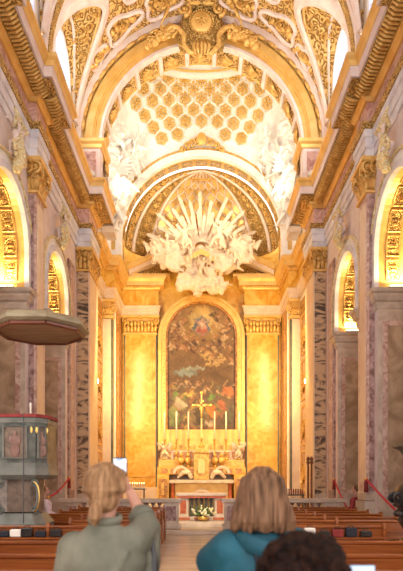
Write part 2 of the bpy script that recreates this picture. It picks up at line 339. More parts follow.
# ------------------------------------------------------------------ floor, steps, walls
b = MB(); b.box(-9, -3, -.1, 9, 29, 0); struct(b.build('floor', M['floor']))
st = sroot('floor_chancel_steps')
for k, (y0, z1, hw) in enumerate(((16.5, .13, 4.49), (17.7, .27, 4.49), (20.4, .42, 4.0), (24.6, .55, 2.4))):
    b = MB(); b.box(-hw, y0, (0, .13, .27, .42)[k]+.001, hw, 27 if k else 20.05, z1, bev=.015) if k == 0 else b.box(-hw, y0, (0, .13, .27, .42)[k]+.001, hw, (0, 20.05, 23.9, 26.5)[k], z1, bev=.015)
    b.build('step', M['step'], st)
ZS, ARCH = 7.45, ((17.0, 1.2), (12.75, 1.3), (8.6, 1.3))     # side arches: centre in y, radius
for m in (1, -1):
    s = SIDE[m]
    # nave wall with arched openings
    b = MB(m); XW = -4.5; edges = [-3.0]
    for yc, r_ in reversed(ARCH): edges += [yc-r_, yc+r_]
    edges.append(20.6)
    for k in range(0, len(edges), 2): b.box(XW-.45, edges[k], 0, XW, edges[k+1], 12.2)
    for yc, r_ in ARCH:       # spandrel over each opening
        n = 24; vs = []; fs = []
        for i in range(n+1):
            a = PI*i/n; y, z = yc+r_*math.cos(a), ZS+r_*math.sin(a)
            for x in (XW, XW-.45): vs += [(x, y, z), (x, y, 12.2)]
        for i in range(n):
            o = i*4; fs += [(o, o+4, o+5, o+1), (o+2, o+3, o+7, o+6), (o, o+2, o+6, o+4)]
        b.add(vs, fs)
    b.box(XW-.45, -3, 12.2, XW-.02, 20.6, 13.95)
    struct(b.build('wall_'+s, M['pinkwhite']))
    # side chapels: jambs, impost, vault
    for yc, r_ in ARCH[:2]:
        cp = sroot('wall_chapel_'+s)
        j = MB(m); j.box(-7.2, yc+r_-.012, 0, XW-.004, yc+r_+.25, 6.1); j.box(-7.2, yc-r_-.25, 0, XW-.46, yc-r_+.012, 6.1); j.box(-7.4, yc-r_-.2, 0, -7.2, yc+r_+.2, 9)
        j.build('jamb', M['stoneb'], cp)
        f = MB(m)
        for (x0, x1, t) in ((-5.75, -4.62, .05),):
            for q, zz in ((0, (1.2, 5.7)),):
                yf = yc+r_-.012
                f.box(x0, yf-t, zz[0], x0+.12, yf, zz[1]); f.box(x1-.12, yf-t, zz[0], x1, yf, zz[1])
                f.box(x0+.12, yf-t, zz[1]-.12, x1-.12, yf, zz[1]); f.box(x0+.12, yf-t, zz[0], x1-.12, yf, zz[0]+.12)
        f.build('panel_frame', M['pink'], cp)
        f = MB(m); f.box(-5.63, yc+r_-.03, 1.32, -4.74, yc+r_, 5.58); f.build('wall_panel', M['panel'], cp)
        i_ = MB(m); path = [(-7.2, yc+r_), (-4.5, yc+r_), (-4.5, yc+r_+.45)]
        pr = [(-.05, 6.0), (.03, 6.02), (.05, 6.12), (.05, 6.18), (.10, 6.22), (.14, 6.32), (.14, 6.38), (.2, 6.42), (.22, 6.5), (-.05, 6.5)]
        i_.sweep(path, pr)
        i_.sweep([(-4.5, yc-r_-.3), (-4.5, yc-r_), (-7.2, yc-r_)], pr)
        i_.build('impost', M['stoneb'], cp)
        v = MB(m)
        def barrel(u, w_, yc=yc, r_=r_, rr=0):
            r_ = r_-.015; L_ = PI*r_+2*.95; q = u*L_
            if q < .95: y, z = yc+r_, 6.5+q
            elif q > L_-.95: y, z = yc-r_, 6.5+(L_-q)
            else: a = (q-.95)/r_; y, z = yc+r_*math.cos(a), ZS+r_*math.sin(a)
            return (-4.52-w_*2.7, y, z)
        v.grid(barrel, 40, 1); v.build('chapel_vault', M['goldp'], cp)
        # sunk gilded panels of the intrados: raised frames and scroll fields
        for band, (w0, w1) in enumerate(((.07, .19), (.27, .55))):
            g = MB(m); fr = MB(m)
            for k in range(9):
                u0, u1 = .04+k*.103, .04+k*.103+.085
                def pf(u, w_, u0=u0, u1=u1, w0=w0, w1=w1):
                    p_ = Vector(barrel(u0+(u1-u0)*u, w0+(w1-w0)*w_)); c_ = Vector((p_.x, yc, min(p_.z, ZS)))
                    return p_+(c_-p_).normalized()*.03
                g.grid(pf, 5, 2)
                cyc = [pf(t, 0) for t in (0, .25, .5, .75, 1)]+[pf(t, 1) for t in (1, .75, .5, .25, 0)]; cyc.append(cyc[0])
                fr.tube(cyc, .022, 5, caps=False)
                q = pf(.5, .5); fr.ball(q, .10 if band else .05, 8, 5)
                for a in range(6): fr.ball(q+Vector((.11*(w1-w0)*4*math.cos(a*PI/3), 0, .11*math.sin(a*PI/3))), .04, 6, 4)
            g.build('relief_panel', M['goldf'], cp); fr.build('gilt_frame', M['gold'], cp)
        # archivolt on the nave face
        a = sroot('trim_archivolt_'+s)
        c_ = MB(m); c_.arch(r_-.02, r_+.14, ZS, XW-.02, XW+.10, yc, axis='y', stilt=.95); c_.build('inner_fillet', M['greywhite'], a)
        c_ = MB(m); c_.arch(r_+.145, r_+.34, ZS, XW-.02, XW+.06, yc, axis='y', stilt=.95); c_.build('face_band', M['white'], a)
        c_ = MB(m); c_.arch(r_+.345, r_+.41, ZS, XW-.02, XW+.10, yc, axis='y', stilt=.95); c_.build('outer_bead', M['goldl'], a)

# ------------------------------------------------------------------ nave entablature, pilasters
PILY = (10.6, 14.65)
for m in (1, -1):
    s = SIDE[m]
    path = [(-4.5, -3)]
    for y in PILY: path += [(-4.5, y-.42), (-4.3, y-.42), (-4.3, y+.42), (-4.5, y+.42)]
    path += [(-4.5, 19.8), (-4.06, 19.8), (-4.06, 21.4)]
    T = sroot('trim_entablature_'+s)
    def part(nm, prof, mt, path=path, T=T, m=m):
        b = MB(m); b.sweep(path, prof); return b.build(nm, mt, T)
    part('architrave', [(-.1, 10.0), (.05, 10.0), (.05, 10.2), (.085, 10.22), (.085, 10.45), (.12, 10.47), (.12, 10.66), (-.1, 10.66)], M['greywhite'])
    part('architrave_bead', [(-.1, 10.665), (.15, 10.665), (.19, 10.76), (.19, 10.82), (-.1, 10.82)], M['goldf'])
    part('frieze', [(-.1, 10.825), (.03, 10.825), (.03, 11.4), (-.1, 11.4)], M['frieze'])
    part('bed_moulding', [(-.1, 11.405), (.08, 11.405), (.14, 11.48), (.2, 11.5), (.22, 11.58), (-.1, 11.58)], M['goldp'])
    part('soffit', [(-.1, 11.585), (.28, 11.585), (.56, 11.63), (-.1, 11.65)], M['goldf'])
    part('corona', [(-.1, 11.655), (.6, 11.655), (.6, 11.86), (.62, 11.9), (-.1, 11.9)], M['pinkwhite'])
    part('gilt_cyma', [(-.1, 11.905), (.63, 11.905), (.68, 12.0), (.74, 12.06), (.74, 12.15), (-.1, 12.15)], M['goldp'])
    # carved acanthus brackets under the corona
    g = MB(m)
    y = 9.0
    while y < 19.6:
        x = -4.5+.42+(.2 if any(abs(y-q) < .42 for q in PILY) else 0)
        g.tube([(x-.18, y, 11.5), (x, y, 11.52), (x+.12, y, 11.6)], [.03, .042, .028], 6); y += .115
    for k in range(5): x = -4.05+.1*k; g.tube([(x, 19.95, 11.5), (x, 19.65, 11.6)], [.05, .05], 6)
    for k in range(6): y = 20.15+.2*k; g.tube([(-3.95, y, 11.5), (-3.66, y, 11.6)], [.05, .05], 6)
    g.build('bracket_carving', M['gold'], T)
    # attic course above the cornice
    A = sroot('trim_attic_'+s)
    b = MB(m); b.sweep([(-4.5, -3), (-4.5, 20.1)], [(-.05, 12.2), (.12, 12.2), (.12, 12.9), (.06, 13.0), (-.05, 13.0)]); b.build('attic_course', M['stone'], A)
    b = MB(m); b.sweep([(-4.5, -3), (-4.5, 20.1)], [(-.05, 13.02), (.17, 13.05), (.2, 13.17), (-.05, 13.2)]); b.build('gilt_fillet', M['goldp'], A)
    # pilasters between the arches
    for k, y in enumerate(PILY[::-1]):
        which = ('nearest the chancel' if k == 0 else 'beside the pulpit side of the nave')
        lab = {(1, 0): 'pink marble pilaster left of the nave, behind the round pulpit canopy, gilded capital',
               (-1, 0): 'pink marble pilaster right of the nave between two side arches, gilded capital',
               (1, 1): 'pink marble pilaster against which the pulpit stands', (-1, 1): 'pink marble pilaster beside the dark carved stand'}[(m, k)]
        t = empty('pilaster', (m*-4.4, y, 0), lab, 'pilaster')
        b = MB(m); b.box(-4.5, y-.42, 0, -4.22, y+.42, 1.1); b.box(-4.5, y-.38, 1.1, -4.26, y+.38, 1.35, bev=.03); b.build('base', M['stoneb'], t)
        b = MB(m); b.box(-4.5, y-.35, 1.35, -4.3, y+.35, 9.1); b.build('shaft', M['pink'], t)
        b = MB(m); b.box(-4.495, y-.365, 1.35, -4.36, y-.351, 9.05); b.build('side_strip', M['purple'], t)
        b = MB(m); b.box(-4.302, y-.26, 1.6, -4.285, y+.26, 8.9); b.build('face_panel', M['pale'], t)
        lv = MB(m); ab = MB(m); capital_rect(-4.5, -4.3, y-.35, y+.35, 9.1, 9.99, m, lv, ab)
        cp = ab.build('capital', M['goldp'], t); lv.build('acanthus_leaves', M['gold'], cp, smooth=True)
    # half pilaster strip beside the end pier
    t = empty('pilaster', (m*-4.45, 19.2, 0), {1: 'narrow purple marble strip pilaster at the left end of the nave wall', -1: 'narrow purple marble strip pilaster at the right end of the nave wall'}[m], 'pilaster')
    b = MB(m); b.box(-4.5, 18.45, 0, -4.44, 19.25, 9.1); b.build('shaft', M['purple'], t)
    b = MB(m); b.box(-4.44, 18.6, 1.3, -4.42, 19.1, 8.9); b.build('face_panel', M['pink'], t)
    # end pier of the chancel arch
    lab = {1: 'tall brown veined marble pier left of the chancel, gilded double capital', -1: 'tall brown veined marble pier right of the chancel, gilded double capital'}[m]
    t = empty('pier', (m*-4.3, 20.6, 0), lab, 'pier')
    b = MB(m); b.box(-4.499, 19.8, .13, -4.06, 21.4, 9.15); b.build('shaft', M['brown'], t)
    b = MB(m); b.box(-4.499, 19.72, .14, -4.0, 21.42, .95, bev=.02); b.box(-4.499, 19.75, .95, -4.03, 21.4, 1.15, bev=.02); b.build('base', M['stoneb'], t)
    b = MB(m); b.box(-4.07, 19.78, 1.15, -4.04, 19.82, 9.14); b.box(-4.06, 19.83, 1.15, -4.03, 21.36, 9.14); b.build('corner_strip', M['pale'], t)
    b = MB(m); b.box(-4.495, 19.77, 1.15, -4.47, 19.799, 9.14); b.build('inlay_strip', M['pink'], t)
    lv = MB(m); ab = MB(m); capital_rect(-4.49, -4.06, 19.8, 21.3, 9.15, 9.99, m, lv, ab)
    cp = ab.build('capital', M['goldp'], t); lv.build('acanthus_leaves', M['gold'], cp, smooth=True)

# ------------------------------------------------------------------ nave vault with lunettes
ZV, RV = 13.95, 4.55; LUN = (18.0, 14.0, 9.7); RL, ZL, HL, SL = 1.7, 14.3, 2.2, .5
def lun_z(yd, x):
    q = 1-(yd/RL)**2
    return -99 if q <= 0 else ZL+HL*math.sqrt(q)+SL*(4.6-abs(x))
def vault_x(z): return math.sqrt(max(RV*RV-max(z-ZV, 0)**2, 0))
vault = sroot('ceiling')
b = MB(); NU, NV = 120, 200
vs = []; fs = []
for j in range(NV+1):
    y = -1+21.1*j/NV
    for i in range(NU+1):
        a = PI*i/NU; vs.append((RV*math.cos(a), y, ZV+RV*math.sin(a)))
for j in range(NV):
    for i in range(NU):
        a = PI*(i+.5)/NU; y = -1+21.1*(j+.5)/NV; x, z = RV*math.cos(a), ZV+RV*math.sin(a)
        if any(lun_z(y-yc, x) > z+.02 for yc in LUN): continue
        fs.append((j*(NU+1)+i, j*(NU+1)+i+1, (j+1)*(NU+1)+i+1, (j+1)*(NU+1)+i))
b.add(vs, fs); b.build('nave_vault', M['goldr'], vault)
def groin(yc, phi):
    yd = RL*math.cos(phi)*.999; lo, hi = 0.5, 4.55
    for _ in range(30):
        x = (lo+hi)/2
        if lun_z(yd, x) > ZV+math.sqrt(max(RV*RV-x*x, 0)): hi = x
        else: lo = x
    return Vector((-lo, yc+yd, max(lun_z(yd, lo), 13.2)))
for m in (1, -1):
    for li, yc in enumerate(LUN):
        G = [groin(yc, PI*i/40) for i in range(41)]
        W = [Vector((-4.6, g.y, lun_z(g.y-yc, 4.6))) for g in G]
        b = MB(m); vs = []
        for k in range(5): vs += [W[i].lerp(G[i], k/4) for i in range(41)]
        fs = [(k*41+i, k*41+i+1, (k+1)*41+i+1, (k+1)*41+i) for k in range(4) for i in range(40)]
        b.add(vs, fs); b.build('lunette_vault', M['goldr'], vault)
        b = MB(m); b.tube([g+Vector((.03, 0, -.03)) for g in G], .22, 6, flat=.35, up=(0, 1, 0)); b.build('groin_ribbon', M['pinkwhite'], vault)
        b = MB(m); b.tube([g.lerp(wq, .14)+Vector((.02, 0, -.03)) for g, wq in zip(G, W)], .05, 6); b.build('groin_bead', M['goldp'], vault)
        for q in (.75,):
            b = MB(m); b.tube([g.lerp(wq, q) for g, wq in zip(G, W)][4:37], .045, 5); b.build('lunette_rib', M['stone'], vault)
        # raised scroll carving on the far half of the lunette
        b = MB(m)
        for k in range(26):
            i = R.randint(6, 34); q = R.uniform(.2, .85); p_ = G[i].lerp(W[i], q); volute(b, (p_.x, p_.y, p_.z-.03), R.uniform(.1, .2), .03, 'x', 1.3)
        b.build('scroll_carving', M['gold'], vault)
        # window in the lunette
        wn = sroot('window_%d' % (li+1+(3 if m < 0 else 0)))
        # wall around window
        b = MB(m); n = 24; hw, zb, zt = .95, 13.3, 15.3; vs = []; ring_o = []; ring_i = []
        for i in range(n+1):
            a = PI*i/n; ring_o.append((-4.6, yc+RL*math.cos(a), ZL+HL*math.sin(a)+.1)); ring_i.append((-4.6, yc+hw*math.cos(a), zt+hw*math.sin(a)))
        ring_o = [(-4.6, yc+RL, 13.1)]+ring_o+[(-4.6, yc-RL, 13.1)]; ring_i = [(-4.6, yc+hw, zb)]+ring_i+[(-4.6, yc-hw, zb)]
        k = len(ring_o); b.add(ring_o+ring_i, [(i, i+1, k+i+1, k+i) for i in range(k-1)]+[(0, k, 2*k-1, k-1)])
        b.build('surround', M['stone'], wn)
        b = MB(m); pts = ring_i+[ring_i[0]]; b.tube([(-4.57, p_[1], p_[2]) for p_ in pts], .06, 6)
        b.build('frame', M['white'], wn)
        b = MB(m)
        for dy in (-.35, .35): b.box(-4.63, yc+dy-.02, zb, -4.6, yc+dy+.02, zt+.98)
        for z in (13.9, 14.5, 15.1): b.box(-4.63, yc-hw, z, -4.6, yc+hw, z+.035)
        b.build('glazing_bars', M['greywhite'], wn)
        b = MB(m); b.add([(-4.64, p_[1], p_[2]) for p_ in ring_i], [tuple(range(len(ring_i)))]); b.build('pane', M['glassp'], wn)
    # transverse ribs between the lunettes and relief ribbons on the vault
for yc in (16.0, 11.85):
    b = MB(); b.arch(RV-.12, RV-.01, ZV, yc-.3, yc+.3); b.build('transverse_rib', M['pinkwhite'], vault)
    b = MB(); b.arch(RV-.16, RV-.11, ZV, yc-.14, yc+.14); b.build('rib_carving', M['goldf'], vault)
for m in (1, -1):
    for k, (a0, y0, ra, ry) in enumerate(((52, 19.25, 9, .42), (72, 19.2, 8, .45), (36, 19.45, 5, .3), (62, 18.0, 8, .5), (80, 18.1, 7, .45))):
        pts = []
        for i in range(41):
            t = 2*PI*i/40; w_ = 1+.22*math.cos(3*t)
            a = math.radians(a0+ra*math.cos(t)*w_); y = min(y0+ry*math.sin(t)*w_, 20.0); r_ = RV-.03
            pts.append((-r_*math.cos(a), y, ZV+r_*math.sin(a)))
        b = MB(m); b.tube(pts, .075, 6, caps=False); b.build('ribbon_frame', M['pinkwhite'], vault)
        b = MB(m); a = math.radians(a0); cx_, cz_ = -(RV-.06)*math.cos(a), ZV+(RV-.06)*math.sin(a)
        for q in range(9):
            an = math.radians(a0+(q-4)*1.4); b.ball((-(RV-.04)*math.cos(an), y0+R.uniform(-.12, .12), ZV+(RV-.04)*math.sin(an)), R.uniform(.07, .13), 7, 5)
        volute(b, (cx_, y0-.1, cz_), .2, .045, 'x')
        b.build('scroll_boss', M['gold'], vault)

# ------------------------------------------------------------------ chancel arch
ZA = 13.9
CA = sroot('trim_chancel_arch')
b = MB(); b.arch(4.36, 4.62, ZA, 19.85, 20.15, stilt=1.7); b.build('outer_band', M['pinkwhite'], CA)
b = MB(); b.arch(4.28, 4.36, ZA, 20.0, 20.2, stilt=1.7); b.build('gilt_fillet', M['goldp'], CA)
b = MB()
for (r0, r1, y0) in ((3.9, 4.3, 20.0), (3.96, 4.22, 19.93), (3.74, 3.9, 20.06)): b.arch(r0, r1, ZA, y0, 20.3, stilt=1.7)
b.build('gilt_archivolt', M['goldp'], CA)
for m in (1, -1):
    b = MB(m); b.box(-4.5, 19.86, 12.16, -3.66, 21.1, 13.62); ip = b.build('impost_pier', M['pinkwhite'], CA)
    b = MB(m); b.sweep([(-4.5, 19.86), (-3.66, 19.86), (-3.66, 21.1)], [(-.05, 13.62), (.05, 13.64), (.08, 13.74), (.16, 13.8), (.18, 13.9), (-.05, 13.9)]); b.build('impost_moulding', M['goldp'], ip)
    b = MB(m); b.box(-4.36, 19.83, 12.45, -3.8, 19.858, 13.5); b.build('rosy_panel', M['frieze'], ip)
    b = MB(m); b.box(-4.4, 19.80, 12.16, -3.6, 19.858, 12.4); b.build('impost_base', M['goldp'], ip)
b = MB(); b.arch(3.64, 3.74, ZA, 20.03, 20.3, stilt=1.7); b.build('inner_band', M['pinkwhite'], CA)
b = MB(); b.arch(3.68, 4.35, ZA, 20.25, 21.1, stilt=1.7); b.build('soffit_band', M['goldp'], CA)
for q in range(26):
    a = math.radians(8+164*q/25)
    if abs(a-PI/2) < .2: continue
    b = MB(); c_ = Vector((4.33*math.cos(a), 19.9, ZA+4.33*math.sin(a)))
    tv = Vector((-math.sin(a), 0, math.cos(a)))
    b.tube([c_-tv*.26, c_-tv*.1, c_+tv*.1, c_+tv*.26], [.01, .07, .07, .01], 6); b.build('laurel_leaf', M['gold'], CA, smooth=True)
def on_soffit(a, y, r_): return Vector((r_*math.cos(a), y, ZA+r_*math.sin(a)))
for q in range(13):
    ad = -7.5+16.25*q-1.0+.5
    if q in (0, 12): pass
    a = math.radians(ad+1)
    if a < -.2 or a > PI+.2: continue
    for e in (-1, 1):
        pass
    b = MB(); hw = math.radians(6.3)
    cyc = [on_soffit(a-hw, 20.28, 3.67), on_soffit(a, 20.28, 3.67), on_soffit(a+hw, 20.28, 3.67), on_soffit(a+hw, 21.0, 3.67), on_soffit(a, 21.0, 3.67), on_soffit(a-hw, 21.0, 3.67)]
    b.add(cyc, [(0, 1, 4, 5), (1, 2, 3, 4)]); pn = b.build('soffit_panel', M['goldr'], CA)
    b = MB()
    for k in range(7):
        t = (k-3)/3.5; p0 = on_soffit(a-.06, 20.65, 3.64); p1 = on_soffit(a+math.cos(t*1.3)*.09, 20.65+.3*math.sin(t*1.3), 3.62)
        b.tube([p0, (p0+p1)/2+(Vector((0, 20.65, ZA))-p0).normalized()*.06, p1], [.03, .05, .03], 5)
    b.build('shell', M['gold'], pn, smooth=True)
    a2 = math.radians(ad+1+8.1)
    if a2 < PI:
        b = MB(); k = .02
        b.add([on_soffit(a2-k, 20.2, 3.60), on_soffit(a2+k, 20.2, 3.60), on_soffit(a2+k, 21.08, 3.60), on_soffit(a2-k, 21.08, 3.60),
               on_soffit(a2-k, 20.2, 3.70), on_soffit(a2+k, 20.2, 3.70), on_soffit(a2+k, 21.08, 3.70), on_soffit(a2-k, 21.08, 3.70)],
              [(0,1,2,3),(7,6,5,4),(0,4,5,1),(1,5,6,2),(2,6,7,3),(3,7,4,0)])
        b.build('divider', M['pinkwhite'], CA)
# wall filling above the chancel arch shoulders
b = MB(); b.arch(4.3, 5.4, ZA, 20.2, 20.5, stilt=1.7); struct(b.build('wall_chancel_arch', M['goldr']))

# ------------------------------------------------------------------ cartouche on the arch crown
cr = empty('cartouche', (0, 19.75, 16.9), 'big gilded cartouche with a round medallion hung on the crown of the chancel arch', 'ornament')
b = MB(); b.lathe((0, 0, 0), [(.01, -.12), (.36, -.12), (.4, -.05), (.36, .02), (.3, .05), (.01, .09)], 28)
for v in b.v: v.xyz = (v.x, 19.55-v.z, 17.95+v.y)
b.build('medallion', M['goldp'], cr, smooth=True)
b = MB()
for k in range(28):
    a = 2*PI*k/28; b.ball((.42*math.cos(a), 19.55, 17.95+.42*math.sin(a)), .04, 6, 4)
b.build('pearl_ring', M['gold'], cr)
b = MB()
for k in range(8):
    a = 2*PI*k/8; b.tube([(.05*math.cos(a), 19.42, 17.95+.05*math.sin(a)), (.22*math.cos(a), 19.42, 17.95+.22*math.sin(a))], [.04, .02], 5)
b.build('medallion_star', M['gold'], cr)
b = MB()
b.add([(-.75, 19.8, 17.0), (.75, 19.8, 17.0), (.95, 19.8, 17.7), (.7, 19.8, 18.35), (-.7, 19.8, 18.35), (-.95, 19.8, 17.7)] +
      [(-.55, 19.6, 17.1), (.55, 19.6, 17.1), (.75, 19.6, 17.7), (.5, 19.6, 18.3), (-.5, 19.6, 18.3), (-.75, 19.6, 17.7)],
      [(0,1,2,3,4,5), (11,10,9,8,7,6)]+[(i, 6+i, 6+(i+1) % 6, (i+1) % 6) for i in range(6)])
b.build('back_plate', M['goldf'], cr)
for e in (-1, 1):
    b = MB(); pts = []
    for (x, z) in ((.15, 16.8), (.4, 16.85), (.62, 17.1), (.6, 17.45), (.82, 17.7), (1.1, 17.75), (1.3, 17.55), (1.25, 17.35), (1.1, 17.4)): pts.append((e*x, 19.55, z))
    b.tube(pts, [.05, .08, .1, .09, .1, .11, .09, .06, .05], 8); b.build('scroll', M['gold'], cr, smooth=True)
    b = MB(); volute(b, (e*.62, 19.5, 18.35), .26, .08, 'x'); b.build('scroll', M['gold'], cr, smooth=True)
    b = MB()
    for k in range(16):
        t = k/15; b.ball((e*(1.0+.95*t), 19.6, 17.55-.5*t*t+R.uniform(-.1, .1)), R.uniform(.08, .15), 7, 5)
    for k in range(9):
        t = k/8; volute(b, (e*(1.0+1.0*t), 19.52, 17.62-.55*t*t+.12*(k % 2)), .16*(1-.4*t), .045, 'x', 1.2)
    b.build('garland', M['gold'], cr, smooth=True)
    b = MB()
    for k in range(6): b.tube([(e*.35, 19.55, 18.6), (e*(.6+.12*k), 19.45, 18.85-.1*k), (e*(.95+.1*k), 19.5, 18.75-.2*k)], [.03, .07, .02], 5)
    b.build('wing', M['gold'], cr, smooth=True)
b = MB()
for k in range(9):
    a = math.radians(20+17.5*k); b.tube([(.1*math.cos(a), 19.45, 18.42+.08*math.sin(a)), (.3*math.cos(a), 19.4, 18.42+.17*math.sin(a)), (.55*math.cos(a), 19.5, 18.42+.32*math.sin(a))], [.03, .06, .05], 6)
b.build('shell', M['goldp'], cr, smooth=True)
b = MB()
for k in range(5): b.tube([(.1*(k-2), 19.6, 17.3), (.14*(k-2), 19.45, 17.0), (.1*(k-2), 19.5, 16.72)], [.05, .08, .03], 6)
b.build('drop_leaves', M['gold'], cr, smooth=True)

# ------------------------------------------------------------------ chancel vault (oval, with hexagonal coffers)
YA, RA, ZC = 24.4, 3.72, 12.4          # apse arch
OY, OX, OYR, OZ = 22.05, 2.45, 1.25, 18.8  # oval eye
def dome(t, s_):
    """t 0..pi round the far half, s_ 0 at the apse arch, 1 at the eye"""
    c_, n_ = math.cos(t), math.sin(t)
    P0 = Vector((RA*c_, YA, ZC+RA*n_)); P1 = Vector((OX*c_, OY+OYR*n_, OZ))
    Q = Vector((4.35*c_, 23.3+.95*n_, 16.2+1.75*n_))
    return P0*(1-s_)**2+Q*2*s_*(1-s_)+P1*s_*s_
CV = sroot('ceiling_chancel')
b = MB(); b.grid(lambda u, v: dome(PI*u, v), 64, 20); b.build('vault_shell', M['white'], CV, smooth=True)
def near(t, s_):
    c_, n_ = math.cos(t), math.sin(t)
    P0 = Vector((3.7*c_, 21.1, 13.9+3.7*n_)); P1 = Vector((OX*c_, OY-OYR*n_, OZ)); Q = Vector((4.35*c_, 21.6-.3*n_, 16.4+2.2*n_))
    return P0*(1-s_)**2+Q*2*s_*(1-s_)+P1*s_*s_
b = MB(); b.grid(lambda u, v: near(PI*u, v), 48, 10); b.build('vault_shell_near', M['white'], CV, smooth=True)
for t in (0, PI):
    b = MB(); b.grid(lambda u, v: dome(t, v).lerp(near(t, v), u), 6, 16); b.build('vault_side', M['white'], CV, smooth=True)
b = MB(); pts = [(OX*math.cos(2*PI*i/48), OY+OYR*math.sin(2*PI*i/48), OZ-.02) for i in range(49)]; b.tube(pts, .16, 8, caps=False); b.build('eye_ring', M['white'], CV, smooth=True)
b = MB(); b.tube([(p_[0]*1.07, OY+(p_[1]-OY)*1.14, p_[2]-.12) for p_ in pts], .06, 6, caps=False); b.tube([(p_[0]*.93, OY+(p_[1]-OY)*.88, p_[2]+.06) for p_ in pts], .05, 6, caps=False); b.build('eye_gilt_bead', M['goldp'], CV, smooth=True)
b = MB()
def lantern(u, v): return (OX*.97*math.cos(2*PI*u)*(1-v*.9), OY+OYR*.97*math.sin(2*PI*u)*(1-v*.9), OZ+.9*math.sin(v*PI/2))
b.grid(lantern, 40, 8); b.build('lantern_cap', M['white'], CV, smooth=True)
def t_for_x(x, s_):
    lo, hi = 0, PI
    for _ in range(40):
        md = (lo+hi)/2
        if dome(md, s_).x > x: lo = md
        else: hi = md
    return lo
rows = [(.93, 0), (.81, 1), (.685, 0), (.545, 1), (.40, 0), (.255, 1), (.12, 0)]
for ri, (sv, odd) in enumerate(rows):
    pitch = .70; nmax = (4, 5, 4, 4, 4, 3, 3)[ri]
    for i in range(-nmax, nmax+1):
        x = (i+(.5 if odd else 0))*pitch
        if odd and i == nmax: continue
        if ri == 5 and (abs(x) > 2.3 or abs(x) < .5): continue
        if ri == 6: continue
        if ri == 4 and abs(x) > 2.5: continue
        if ri == 3 and abs(x) > 3.0: continue
        if abs(x) > 3.25: continue
        if abs(x) > abs(dome(0.35, sv).x): continue
        tq = t_for_x(x, sv); c_ = dome(tq, sv)
        du = (dome(tq+.02, sv)-dome(tq-.02, sv)).normalized(); dv = (dome(tq, min(sv+.03, 1))-dome(tq, sv-.03))
        dv = (dv-du*dv.dot(du)).normalized(); nn = du.cross(dv)
        if nn.dot(Vector((0, 21, 12))-c_) < 0: nn = -nn
        k_ = 1.0-.04*ri*0; rr = .36
        def hexp(r_, h): return [c_+(du*math.cos(math.radians(30+60*q))+dv*math.sin(math.radians(30+60*q)))*r_+nn*h for q in range(6)]
        b = MB(); h0, h1, h2 = hexp(rr, .012), hexp(rr*.93, .075), hexp(rr*.78, .02)
        b.add(h0+h1+h2, [(q, (q+1) % 6, 6+(q+1) % 6, 6+q) for q in range(6)]+[(6+q, 6+(q+1) % 6, 12+(q+1) % 6, 12+q) for q in range(6)]+[tuple(range(12, 18))])
        b.mi = [0]*12+[1]; cf = b.build('coffer', [M['white'], M['goldl']], CV)
        b = MB(); hb = hexp(rr*.66, .04)+[hexp(rr*.66, .04)[0]]; b.tube(hb, .026, 5, caps=False)
        pet = 6 if (i+ri) % 2 == 0 else 8
        for q in range(pet):
            a = 2*PI*q/pet; d = du*math.cos(a)+dv*math.sin(a)
            b.tube([c_+d*.03+nn*.06, c_+d*.11+nn*.1, c_+d*.19+nn*.05], [.022, .036, .014], 5)
        b.ball(c_+nn*.09, .045, 6, 4); b.build('rosette', M['goldp'], cf, smooth=True)

# ------------------------------------------------------------------ apse arch, semi-dome
AP = sroot('ceiling_apse')
b = MB(); b.arch(RA-.2, RA+.08, ZC, YA-.18, YA+.05, stilt=.9); b.build('white_arch_band', M['white'], AP)
b = MB(); b.arch(RA+.08, RA+.22, ZC, YA-.1, YA+.02, stilt=.0, a0=.25, a1=PI-.25); b.build('gilt_edge', M['gold'], AP)
b = MB(); b.arch(RA-.22, RA+.3, ZC, YA+.06, YA+.6, stilt=.9); b.build('soffit_band', M['goldp'], AP)
for q in range(17):
    a = math.radians(5+170*q/16); hw = math.radians(4.2)
    b = MB(); f = lambda a_, y: Vector(((RA-.24)*math.cos(a_), y, ZC+(RA-.24)*math.sin(a_)))
    b.add([f(a-hw, YA+.1), f(a+hw, YA+.1), f(a+hw, YA+.55), f(a-hw, YA+.55)], [(0, 1, 2, 3)]); b.build('soffit_panel', M['goldf'], AP)
RS, DS, Y0 = 3.5, 2.0, 25.0
def sdome(a, ph, r_=1.0): return Vector((RS*r_*math.cos(ph)*math.sin(a), Y0+DS*r_*math.cos(ph)*math.cos(a), ZC-.1+RS*r_*math.sin(ph)))
b = MB(); b.grid(lambda u, v: sdome(-PI/2+PI*u, v*PI/2), 48, 24); b.build('semi_dome', M['goldp'], AP, smooth=True)
for a0, a1, mt in ((-86, -72, 'goldr'), (-66, -48, 'goldf'), (48, 66, 'goldf'), (72, 86, 'goldr')):
    b = MB(); b.grid(lambda u, v: sdome(math.radians(a0+(a1-a0)*u), v*PI/2*.97, .985), 6, 24); b.build('relief_band', M[mt], AP, smooth=True)
    b = MB()
    for k in range(13): volute(b, sdome(math.radians((a0+a1)/2), .08+k*.105, .975), .13*(1-k*.04), .035, 'x', 1.3)
    b.build('scroll_carving', M['gold'], AP)
for a in (-69, -45, 45, 69):
    b = MB(); b.tube([sdome(math.radians(a), PI/2*k/24, .975) for k in range(25)], [.11*(1-.6*k/24) for k in range(25)], 6); b.build('rib', M['pale'], AP, smooth=True)
for k in range(-6, 7):     # diamond lattice in the middle field
    for e in (-1, 1):
        pts = []
        for i in range(19):
            ph = .15+i*.075; a = math.radians(k*13+e*i*4.4)
            if abs(a) < math.radians(44): pts.append(sdome(a, ph, .985))
        if len(pts) > 2: b = MB(); b.tube(pts, .035, 5); b.build('lattice_strip', M['pale'], AP, smooth=True)
